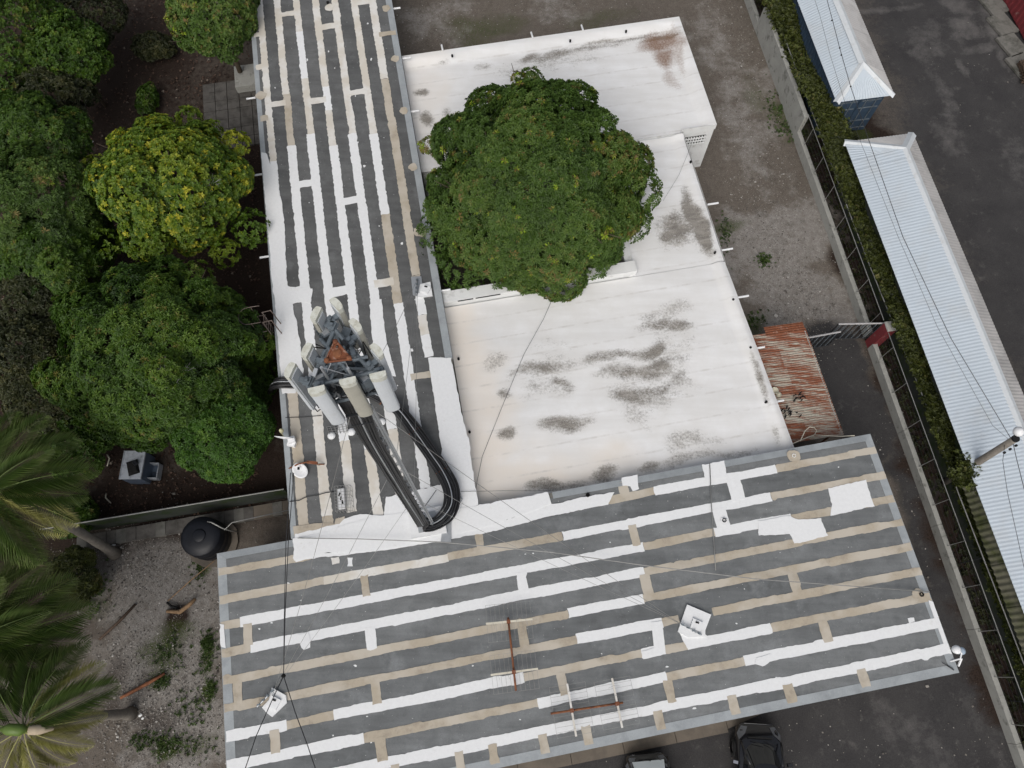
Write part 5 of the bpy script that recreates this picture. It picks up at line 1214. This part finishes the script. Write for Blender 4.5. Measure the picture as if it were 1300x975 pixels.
cr_ = random.Random(5)
for i in range(46):      # clutter of clamps, boxes and connectors in the head frame
    s_ = cr_.choice('swn'); n_, d = fn[s_]; P3 = ends[s_]; p = P3[0].lerp(P3[-1], cr_.uniform(0, 1)) - n_ * cr_.uniform(.28, .75); p.z = ZP - cr_.uniform(.2, 1.6)
    rt = Matrix.Rotation(math.atan2(d.y, d.x) + cr_.uniform(-.2, .2), 3, 'Z')
    if i % 3: MB().box(p, (cr_.uniform(.06, .16), cr_.uniform(.06, .14), cr_.uniform(.05, .18)), M[cr_.choice(['steel', 'steel', 'gate', 'galv', 'panel_back'])], rt).build('clamp', None, TWR)
    else: MB().tube([p, p + Vector((cr_.uniform(-.3, .3), cr_.uniform(-.3, .3), .1)), p + Vector((cr_.uniform(-.4, .4), cr_.uniform(-.4, .4), -.4))], .013, 5, M['blackcable']).build('jumper_cable', None, TWR, True)
tf = MB().box((mb.x, mb.y, ZR + .11), (1.3, 1.0, .2), M['seal_white'], Matrix.Rotation(BA, 3, 'Z')).build('footing', None, TWR)
MB().box((mb.x, mb.y, ZR + .235), (.7, .7, .04), M['galv'], Matrix.Rotation(BA, 3, 'Z')).build('base_plate', None, TWR)
# feeder cables: down the mast, one loop on the roof, then away under the antennas over the west edge
CBN = thing('cable_bundle', 'thick bundle of black cables down the mast, looping back across the roof', 'cables', mb)
axis = (at(533, 640, ZR) - mb); off = Vector((-.06, -.20, 0))
loop_px = [(538, 667, .35), (552, 666, .22), (566, 656, .2), (574, 640, .2), (573, 620, .2), (562, 598, .2), (545, 573, .2), (527, 548, .2), (508, 524, .2), (488, 508, .2), (455, 495, .2), (410, 489, .2), (370, 487, .2), (352, 488, .1), (346, 493, -.8), (346, 498, -2.6)]
loop = [at(x, y, ZR + z) for x, y, z in loop_px]
def lateral(i):
    a, b = loop[max(0, i - 1)], loop[min(len(loop) - 1, i + 1)]; d = (b - a); d.z = 0
    d.normalize(); return Vector((-d.y, d.x, 0))
NC = 24
for k in range(NC):
    s_ = (k / (NC - 1) - .5); jz = .08 * (k % 4); w_ = .50
    base = mb + off + Vector((BU.x, BU.y, 0)) * s_ * .40 + Vector((0, 0, 0))
    pts = [Vector((mt.x, mt.y, 17.2)) + off * .6 + BU * s_ * .5]
    for z in (15, 13, 11, 9, 7, 5.4, 4.5): pts.append(Vector((base.x, base.y, z)) + Vector((rnd.uniform(-.015, .015), -.03 * (k % 3) + rnd.uniform(-.015, .015), 0)))
    pts.append(Vector((base.x, base.y - .02, ZR + .75)) + BU * (-.0))
    for i, p in enumerate(loop):
        wob = 1.0 if i < 8 else .75
        pts.append(p - lateral(i) * s_ * w_ * wob * (1.15 if 1 < i < 5 else 1) + Vector((rnd.uniform(-.02, .02), rnd.uniform(-.02, .02), jz + rnd.uniform(-.01, .02))))
    # smooth with a spline
    P_ = [pts[0]] + pts + [pts[-1]]; out = []
    for i in range(1, len(P_) - 2):
        for t in ((0, .5) if i < 7 else (0, .25, .5, .75)):
            a, b, c, d = P_[i - 1:i + 3]
            out.append(.5 * ((2 * b) + (c - a) * t + (2 * a - 5 * b + 4 * c - d) * t * t + (3 * b - a - 3 * c + d) * t ** 3))
    out.append(pts[-1])
    MB().tube(out, .025 if k % 4 else .03, 6, M['galv'] if k == 11 else M['blackcable']).build('cable', None, CBN, True)
for z in np.arange(5.2, 17, .6):
    MB().box((mb.x + off.x, mb.y + off.y - .02, z), (.44, .05, .03), M['gate'], Matrix.Rotation(BA, 3, 'Z')).build('cable_clamp', None, CBN)
for i in (5, 7, 9):
    n_ = lateral(i); p = loop[i] + Vector((0, 0, .1)); MB().tube([p - n_ * .27 + Vector((0, 0, .06)), p + n_ * .27 + Vector((0, 0, .06))], .022, 6, M['rustpipe']).build('cable_clamp', None, CBN)
MB().tube([mb + off + Vector((.36, .05, 1)), mb + off + Vector((.36, .05, 13.5))], .022, 6, M['galv']).build('conduit', None, CBN)
# the galvanised plate, bracket pieces by the loop
gpz = ZR + .075
st_ = MB().prism([at(x, y, gpz) for x, y in ((563, 660), (573, 659), (573, 688), (559.5, 688))], gpz - .01, gpz + .02, M['galv']).build('steel_plate', None); tag(st_, 'narrow grey steel plate on the white coating below the cable loop', 'plate')
br_ = MB(); br_.tube([at(560, 594, ZR + .3), at(587, 634, ZR + .12)], .022, 6, M['galv']); br_.tube([at(587, 634, ZR + .12), at(577, 650, ZR + .1)], .014, 6, M['galv']); br_.box(at(577, 623, ZR + .2), (.16, .22, .16), M['steel']); br_.tube([at(537, 646, ZR + .1), at(554, 622, ZR + .3)], .014, 6, M['gate'])
tag(br_.build('cable_bracket', None), 'small grey bracket struts beside the cable loop', 'bracket')

# guy wires and their white anchor plates
def anchor(label, poly, brk, seed):
    c = sum((at(x, y, ZR) for x, y in poly), Vector()) / len(poly); t = thing('anchor_plate', label, 'anchor', c, 0, 'guy wire anchors on the roofs')
    MB().prism([at(x, y, ZR + .09).to_2d() for x, y in poly], ZR + .02, ZR + .10, M['seal_white']).build('plate', None, t)
    q = sum((at(x, y, ZR + .1) for x, y in poly), Vector()) / len(poly)
    MB().box(q + Vector((.02, .02, .045)), (.36, .34, .07), M['seal_white'], Matrix.Rotation(-.42, 3, 'Z')).build('block', None, t)
    g = MB(); r = random.Random(seed)
    a, b = at(*brk[0], ZR + .2), at(*brk[1], ZR + .16)
    g.tube([a, b], .03, 6, M['galv'])
    for k in range(4):
        p = a.lerp(b, (k + .5) / 4); g.box(p + Vector((0, 0, .03)), (.10, .05, .09), M['steel'], Matrix.Rotation(r.uniform(-.6, .6), 3, 'Z')); g.tube([p, p + Vector((r.uniform(-.14, .14), r.uniform(-.12, .12), .05))], .01, 5, M['galv'])
    g.build('turnbuckle', None, t)
    MB().box(q + Vector((.04, .1, .09)), (.12, .05, .05), M['soot'], Matrix.Rotation(-.3, 3, 'Z')).build('eye_bolt', None, t)
    return a
def kp(x, y): return (780 + x * .11538, 740 + y * .11538)
def k6(x, y): return (310 + x * .13355, 850 + y * .1282)
def k8(x, y): return (490 + x * .0923, 330 + y * .0923)
A1 = anchor('white guy anchor plate lying tilted right of the white hook-shaped paint on the striped roof', [kp(800, 238), kp(1065, 350), kp(1000, 520), kp(1000, 590), kp(810, 600), kp(697, 535)], [kp(720, 445), kp(960, 575)], 1)
A2 = anchor('worn white guy anchor plate near the left end of the striped roof', [k6(265, 180), k6(395, 255), k6(405, 330), k6(265, 470), k6(215, 430), k6(170, 375), k6(235, 300)], [k6(290, 190), k6(120, 370)], 2)
A3 = anchor('white guy anchor block on the east edge of the long dark roof', [k8(470, 335), k8(610, 300), k8(640, 490), k8(430, 520)], [k8(430, 250), k8(420, 480)], 3)
ug = MB().prism([at(*k8(x, y), ZR + .06) for x, y in ((345, 235), (485, 225), (500, 330), (430, 500), (370, 480))], ZR + .03, ZR + .07, M['galv']); tag(ug.build('roof_plate', None), 'pale perforated steel plate beside the anchor block on the long roof', 'plate')
for nm, A_ in (('right', A1), ('left', A2), ('upper', A3)):
    for h_, lab in ((16.6, 'highest'), (11.5, 'middle'), (7.6, 'lowest')):
        d = Vector((A_.x - mb.x, A_.y - mb.y, 0)).normalized() * .27; top = Vector((mb.x, mb.y, h_)) + d
        pl_ = {'right': 'right-hand anchor plate', 'left': 'left-hand anchor plate', 'upper': 'anchor block by the courtyard tree'}[nm]
        cable('guy_wire', [A_.lerp(top, i / 10) - Vector((0, 0, .25 * math.sin(math.pi * i / 10))) for i in range(11)], .0065, 'wire', lab + ' guy wire from the mast to the ' + pl_, 'guy wire', 'mast guy wires')
# thin cables lying over the roofs
cable('roof_cable', [at(x, y, ZR + z) for x, y, z in ((378, 683, .1), (450, 684, .3), (560, 688, .35), (700, 701, .35), (820, 718, .35), (960, 735, .3), (1080, 744, .2), (1180, 751, .1))], .018, 'wire', 'long pale cable stretched across the striped roof to its right edge')
cable('roof_cable', [at(x, y, ZR + z) for x, y, z in ((901, 588, .08), (903, 640, .09), (907, 700, .08), (908.5, 724, .1))], .018, 'wire', 'short upright pale cable joining the long cable from the white patch')
cable('roof_cable', [at(x, y, 2.9 + .09) for x, y in ((701, 380), (690, 405), (665, 450), (640, 510), (612, 580), (600, 640))], .008, 'darkwire', 'thin dark cable slanting down the stained white roof')
cable('roof_cable', [at(x, y, ZR + .1) for x, y in ((585, 624), (640, 623), (700, 623))], .008, 'darkwire', 'thin cable along the bottom left corner of the stained white roof')
cable('roof_cable', [at(x, y, 3.1) for x, y in ((842, 255), (862, 222), (876, 188), (880, 175))], .008, 'wire', 'faint thin wire sloping over the white strip to the barred window')
for i, pp in enumerate(([(373, 600, 6.2), (366, 690, 5.2), (362, 780, 5.6), (360, 858, 6.2)], [(369, 600, 6.2), (363, 690, 5.2), (361, 780, 5.6), (360, 858, 6.2)], [(360, 858, 6.2), (345, 890, 6.6), (325, 935, 7.2), (300, 1010, 8.2)], [(360, 858, 6.2), (375, 905, 6.8), (390, 945, 7.4), (412, 1010, 8.4)])):
    cable('service_wire', [at(*q) for q in pp], .014, 'darkwire', ('twin dark service wire over the left end of the striped roof', 'outer dark service wire near the left roof edges', 'left branch of the dark wire forking over the anchor plate', 'right branch of the dark wire forking towards the bottom edge')[i], 'wire', 'dark service wires')
    if i == 0: pass
tag(MB().lathe(at(360, 858, 6.2), [(.03, -.1), (.06, -.05), (.06, .05), (.02, .1)], 8, M['soot']).build('wire_joint', None), 'dark joint where the service wires fork over the left roof end', 'wire joint')
SPL = at(300, 1030, 0)

# fallen TV antennas
def tv_antenna(label, boom, bars, vert):
    t = thing('tv_antenna', label, 'TV antenna', at(*boom[0], ZR), 0, 'fallen TV antennas'); zb = ZR + .26
    a, b = at(*boom[0], zb), at(*boom[1], zb)
    MB().tube([a, a.lerp(b, .4) + Vector((0, 0, .01)), b], .036, 8, M['rustpipe']).build('boom', None, t, True)
    for (p, q) in bars:
        p3, q3 = at(*p, zb + .07), at(*q, zb + .07); d = (q3 - p3).normalized(); n_ = Vector((-d.y, d.x, 0)); L = (q3 - p3).length; mid = (p3 + q3) / 2
        br = MB().box(mid, (L, .065, .05), M['cream'] if vert else M['seal_cream'], Matrix.Rotation(math.atan2(d.y, d.x), 3, 'Z')).build('crossbar', None, t)
        cx = a + (b - a) * max(.03, min(.97, (mid - a).dot((b - a)) / (b - a).length_squared))
        MB().box(cx + Vector((0, 0, .05)), (.13, .13, .12), M['rust'], Matrix.Rotation(math.atan2(d.y, d.x), 3, 'Z')).build('clamp', None, t)
        for k in range(11):
            u = (k - 5) / 5; c = mid + d * L * .5 * u * .96 + Vector((0, 0, -.10))
            h_ = .62
            MB().tube([c - n_ * h_, c + n_ * h_], .0055, 4, M['wire']).build('reflector_rod', None, t)
        for sgn in (-1, 1):
            for lo, hi in ((-.97, -.08), (.08, .97)):
                MB().tube([mid + d * L * .5 * lo + n_ * .62 * sgn + Vector((0, 0, -.10)), mid + d * L * .5 * hi + n_ * .62 * sgn + Vector((0, 0, -.10))], .0055, 4, M['wire']).build('reflector_rod', None, t)
        for k in (-.7, -.3, .3, .7):
            c = mid + d * L * .5 * k + Vector((0, 0, .06)); MB().tube([c - n_ * .2 + d * .05, c, c + n_ * .2 + d * .05], .005, 4, M['wire']).build('dipole', None, t)
    for p in (a.lerp(b, .05), a.lerp(b, .95)): MB().tube([(p.x, p.y, ZR + .01), (p.x, p.y, zb)], .02, 6, M['rustpipe']).build('foot', None, t)
tv_antenna('fallen TV antenna with upright rusty boom and two level pale crossbars', [(645, 784), (655, 877)], [((617, 792), (676, 786)), ((623, 857), (683, 849))], True)
tv_antenna('fallen TV antenna with level rusty boom and two steep pale crossbars', [(699, 906), (791, 892)], [((720, 868), (731.5, 935)), ((777, 861), (790, 924))], False)

# west edge of the long roof: dishes, wire cages
def px5(x, y): return (345 + x * .13333, 530 + y * .13333)
def dish(label, c, nrm_, rx, ry, seed, arm=None):
    t = thing('satellite_dish', label, 'satellite dish', c, 0, 'small white dishes')
    n_ = Vector(nrm_).normalized(); x = n_.orthogonal().normalized() if abs(n_.z) > .9 else n_.cross(Vector((0, 0, 1))).normalized(); y = n_.cross(x)
    vs = []; k = 24
    for rr, dz in ((0, -.07), (.4, -.058), (.75, -.03), (1, 0)):
        for j in range(k):
            a = 2 * math.pi * j / k; vs.append(c + (x * math.cos(a) * rx + y * math.sin(a) * ry) * max(rr, .01) + n_ * dz)
    for rr, dz in ((1, -.012), (.75, -.045), (.01, -.085)):
        for j in range(k):
            a = 2 * math.pi * j / k; vs.append(c + (x * math.cos(a) * rx + y * math.sin(a) * ry) * rr + n_ * dz)
    fs = [(i * k + j, i * k + (j + 1) % k, (i + 1) * k + (j + 1) % k, (i + 1) * k + j) for i in range(6) for j in range(k)]
    MB().add(vs, fs).build('reflector', M['white'], t, True)
    return t, c, n_
t, c, n_ = dish('white oval dish lying on the west roof edge with a rusty arm', at(*px5(268, 505), ZR + .2), (.15, -.2, 1), .26, .32, 1)
MB().tube([at(*px5(165, 485), ZR + .1), at(*px5(250, 445), ZR + .3), at(*px5(330, 425), ZR + .35), at(*px5(440, 445), ZR + .2), at(*px5(500, 445), ZR + .03)], .03, 6, M['rustpipe']).build('arm', None, t, True)
MB().box(at(*px5(385, 430), ZR + .3), (.4, .1, .08), M['rust'], Matrix.Rotation(-.1, 3, 'Z')).build('bracket', None, t)
MB().box(at(*px5(255, 485), ZR + .3), (.07, .1, .05), M['soot']).build('feed', None, t)
t, c, n_ = dish('white dish seen edge-on at the west roof edge with a yellowed feed', at(*px5(115, 185), ZR + .5), (.1, .99, .25), .36, .30, 2)
MB().lathe(at(*px5(90, 125), ZR + .75), [(.05, -.12), (.09, -.05), (.07, .06), (.04, .12)], 10, M['yellowbit']).build('feed', None, t, True)
MB().tube([at(*px5(115, 185), ZR + .5), at(*px5(90, 140), ZR + .7)], .02, 6, M['yellowbit']).build('arm', None, t)
MB().box(at(*px5(190, 215), ZR + .25), (.26, .24, .2), M['white'], Matrix.Rotation(.3, 3, 'Z')).build('mount', None, t); MB().box(at(*px5(190, 255), ZR + .1), (.3, .18, .18), M['white'], Matrix.Rotation(-.2, 3, 'Z')).build('mount', None, t)
def cage(label, pts, z0_, z1_, nx, ny):
    t = thing('wire_cage', label, 'wire cage', at(*pts[0], ZR), 0, 'wire cages on the long roof'); A_, B_, C__, D_ = [at(*p, z1_) for p in pts]
    for k in range(nx + 1):
        for z in (0, z0_ - z1_):
            dz = Vector((0, 0, z)); MB().tube([A_.lerp(B_, k / nx) + dz, D_.lerp(C__, k / nx) + dz], .008, 4, M['wire']).build('bar', None, t)
    for k in range(ny + 1): MB().tube([A_.lerp(D_, k / ny), B_.lerp(C__, k / ny)], .008, 4, M['wire']).build('bar', None, t)
    for P1, P2 in ((A_, B_), (B_, C__), (C__, D_), (D_, A_)):
        for k in range(5): q = P1.lerp(P2, k / 5); MB().tube([q, q + Vector((0, 0, z0_ - z1_))], .008, 4, M['wire']).build('bar', None, t)
cage('wire cage holding a white box near the foot of the long roof', [px5(595, 655), px5(745, 640), px5(768, 885), px5(605, 890)], ZR + .03, ZR + .38, 5, 8)
cage('shallow wire tray under the lower left antenna panel', [px5(520, 90), px5(700, 60), px5(715, 130), px5(545, 150)], ZR + .03, ZR + .2, 5, 3)
bp_ = [at(*px5(x, y), ZR + .27) for x, y in ((622, 680), (685, 672), (695, 860), (630, 868))]
wb_ = thing('white_box', 'narrow white box with a torn dark label inside the wire cage', 'box', sum(bp_, Vector()) / 4 - Vector((0, 0, .2)))
MB().prism(bp_, ZR + .06, ZR + .27, M['white']).build('case', None, wb_)
for k in range(3):
    c = bp_[0].lerp(bp_[2], .3 + .2 * k); MB().box(c + Vector((0, 0, .004)), (.06, .14, .006), M['soot'], Matrix.Rotation(.3 * k - .3, 3, 'Z')).build('label', None, wb_)
cable('roof_cable', [at(x, y, ZR + .06) for x, y in (px5(170, 800), px5(260, 790), px5(330, 755), px5(430, 740), px5(520, 715), px5(600, 705))], .018, 'blackcable', 'dark cable from the wire cage to the west roof edge')
cable('roof_cable', [at(x, y, ZR + .05) for x, y in (z3(190, 488), z3(260, 486), z3(330, 480))], .012, 'darkwire', 'thin dark cable from the west edge towards the mast')
for i, (x, y, lab) in enumerate((((z3(563, 505)) + ('round whitish lump on the long roof below the right antenna panel',)), ((px5(570, 175)) + ('small whitish lump beside the wire tray',)), ((px5(760, 140)) + ('whitish lump on the pale seam beside the wire tray',)))):
    g = MB(); p = at(x, y, ZR + .04); g.lathe(p, [(.14, -.02), (.16, .03), (.11, .09), (.03, .11)], 10, M['seal_white']); tag(g.build('plaster_lump', None, None, True), lab, 'lump')
# floodlight on the south-east corner
fl = at(1211, 828, ZR - .1); F_ = thing('floodlight', 'white floodlight on a bent arm at the right corner of the striped roof', 'lamp', fl)
MB().tube([fl + Vector((-.25, -.3, .1)), fl + Vector((.06, -.22, .2)), fl + Vector((.12, -.05, .25)), fl + Vector((.0, .06, .3))], .03, 7, M['white']).build('arm', None, F_, True)
MB().lathe(fl + Vector((-.02, .08, .2)), [(.05, -.12), (.13, -.06), (.15, .06), (.08, .14)], 14, M['white']).build('housing', None, F_, True)
MB().lathe(fl + Vector((.2, .04, .1)), [(.06, -.1), (.13, -.05), (.13, .06), (.05, .1)], 14, M['blueplastic']).build('lens', None, F_, True)
MB().tube([fl + Vector((.13, -.2, .16)), fl + Vector((.05, -.45, .02))], .04, 7, M['white']).build('bulb_holder', None, F_)
wl = thing('corner_wires', 'pair of thin dark wires fixed across the right corner of the roof', 'wire', at(1205, 850, ZR))
for dx in (0, 6): MB().tube([at(1196 + dx, 841 + dx * .5, ZR + .06), at(1211, 851 - dx * .2, ZR + .05)], .012, 5, M['darkwire']).build('wire', None, wl)

# ------------------------------------------------------------------ cars nosed in to the apron
def car(label, px, py, rz, paint, dy=.5):
    p = at(px, py, .7); p.z = 0
    t = thing('parked_car', label, 'car', p, rz, 'cars parked at the apron')
    st = [(0, .60, .30, .62, .62), (-.10, .74, .24, .70, .72), (-.35, .82, .20, .78, .82), (-.9, .86, .20, .88, .93), (-1.25, .875, .20, .93, .98), (-2.2, .88, .2, .95, .98), (-3.3, .88, .2, .97, 1.0), (-3.9, .84, .22, .97, 1.0), (-4.2, .74, .28, .92, .95), (-4.28, .60, .34, .80, .82)]
    rows = []
    for y, hw, zl, zs, zc in st:
        prof = [(-hw * .86, zl), (-hw * .99, zl + .14), (-hw, (zl + zs) / 2), (-hw * .97, zs - .08), (-hw * .90, zs), (-hw * .6, (zs + zc * 2) / 3), (0, zc)]
        prof = prof + [(-x, z) for x, z in prof[-2::-1]]
        rows.append([(x, y, z) for x, z in prof])
    k = len(rows[0]); vs = [v for r_ in rows for v in r_]
    fs = [(i * k + j, i * k + j + 1, (i + 1) * k + j + 1, (i + 1) * k + j) for i in range(len(rows) - 1) for j in range(k - 1)]
    fs += [tuple(range(k)), tuple((len(rows) - 1) * k + j for j in range(k))[::-1]]
    bm = MB().add(vs, fs); me = bm.mesh('body', M[paint], True); o = link('body', me, t); md = o.modifiers.new('s', 'SUBSURF'); md.levels = md.render_levels = 1
    def ring(w_, y0, y1, z, n=28, e=3.2):
        out = []
        for i in range(n):
            a = 2 * math.pi * i / n; c, s_ = math.cos(a), math.sin(a)
            out.append((w_ * math.copysign(abs(c) ** (2 / e), c), (y0 + y1) / 2 + (y0 - y1) / 2 * math.copysign(abs(s_) ** (2 / e), s_), z + (.0)))
        return out
    base = ring(.77, -1.02 + dy, -3.95, .78); roof = ring(.585, -1.78 + dy, -3.5, 1.43)
    n = 28; g = MB().add(base + roof, [(i, (i + 1) % n, n + (i + 1) % n, n + i) for i in range(n)]); link('windows', g.mesh('windows', M['glass'], True), t)
    r2 = ring(.60, -1.74 + dy, -3.54, 1.425); r3 = ring(.45, -1.95 + dy, -3.35, 1.48); r4 = ring(.02, -2.6, -2.7, 1.50)
    g = MB().add(r2 + r3 + r4, [(q * n + i, q * n + (i + 1) % n, (q + 1) * n + (i + 1) % n, (q + 1) * n + i) for q in range(2) for i in range(n)] + [tuple(2 * n + i for i in range(n))]); link('roof', g.mesh('roof', M[paint], True), t)
    for sx in (-1, 1):
        for (ya, za, yb, zb, xa, xb) in ((-1.08 + dy, .95, -1.80 + dy, 1.44, .72, .57), (-2.45, .96, -2.45, 1.44, .765, .60), (-3.85, .97, -3.45, 1.44, .70, .56)):
            link('window_pillar', MB().tube([(sx * xa, ya, za), (sx * (xa + xb) / 2 * 1.02, (ya + yb) / 2, (za + zb) / 2 + .02), (sx * xb, yb, zb)], .035, 6).mesh('window_pillar', M[paint], True), t)
        m_ = link('wing_mirror', MB().box((sx * .98, -1.28, 1.0), (.20, .12, .13), None, Matrix.Rotation(sx * .2, 3, 'Z'), .85).mesh('wing_mirror', M['chrome' if sx < 0 else paint]), t)
        link('headlight', MB().add([(sx * .80, -.34, .72), (sx * .62, -.08, .68), (sx * .40, -.10, .735), (sx * .52, -.34, .80), (sx * .76, -.55, .83)], [(0, 1, 2, 3, 4)] if sx < 0 else [(4, 3, 2, 1, 0)]).mesh('headlight', M['lamp']), t)
        for y in (-.85, -3.4):
            wv = []; tyre = MB(); rr = [(.20, -.10), (.30, -.10), (.325, -.06), (.325, .06), (.30, .10), (.20, .10)]
            q = [Vector((sx * .80 + zz, y + rad * math.cos(a), .33 + rad * math.sin(a))) for rad, zz in rr for a in np.linspace(0, 2 * math.pi, 20, endpoint=False)]
            wh = link('wheel', MB().add(q, [(i * 20 + j, i * 20 + (j + 1) % 20, (i + 1) * 20 + (j + 1) % 20, (i + 1) * 20 + j) for i in range(5) for j in range(20)]).mesh('wheel', M['tyre'], True), t)
            link('rim', MB().add([Vector((sx * .87, y + .21 * math.cos(a), .33 + .21 * math.sin(a))) for a in np.linspace(0, 2 * math.pi, 20, endpoint=False)], [tuple(range(20))]).mesh('rim', M['chrome']), wh)
    link('hood_vent', MB().box((0, -.96 + dy, .90), (.9, .05, .02), None).mesh('hood_vent', M['soot']), t)
    link('grille', MB().box((0, -.01, .5), (.8, .05, .12), None).mesh('grille', M['soot']), t)
    link('wiper', MB().tube([(-.35, -1.06 + dy, .93), (.1, -1.16 + dy, 1.0)], .012, 5).mesh('wiper', M['soot']), t)
    link('wiper', MB().tube([(.15, -1.05 + dy, .93), (.55, -1.2 + dy, 1.0)], .012, 5).mesh('wiper', M['soot']), t)
    return t
M['sky_reflect'] = simple('painted_sky_reflection', (.62, .68, .72), .35, .5, .3, var=.05)
car('black car with silver left mirror parked nose-in at the apron', 962, 919, R(-3), 'carblack')
c2 = car('dark car at the bottom edge, only its end and a bright window showing', 820, 957, R(5), 'carblack', .95)
link('sky_reflection_pane', MB().add([(-.58, -.20, .98), (.58, -.20, .98), (.50, -.66, 1.36), (-.50, -.66, 1.36)], [(0, 1, 2, 3)]).mesh('sky_reflection_pane', M['sky_reflect']), c2)  # pale pane added over the glass: sky reflection painted in its colour
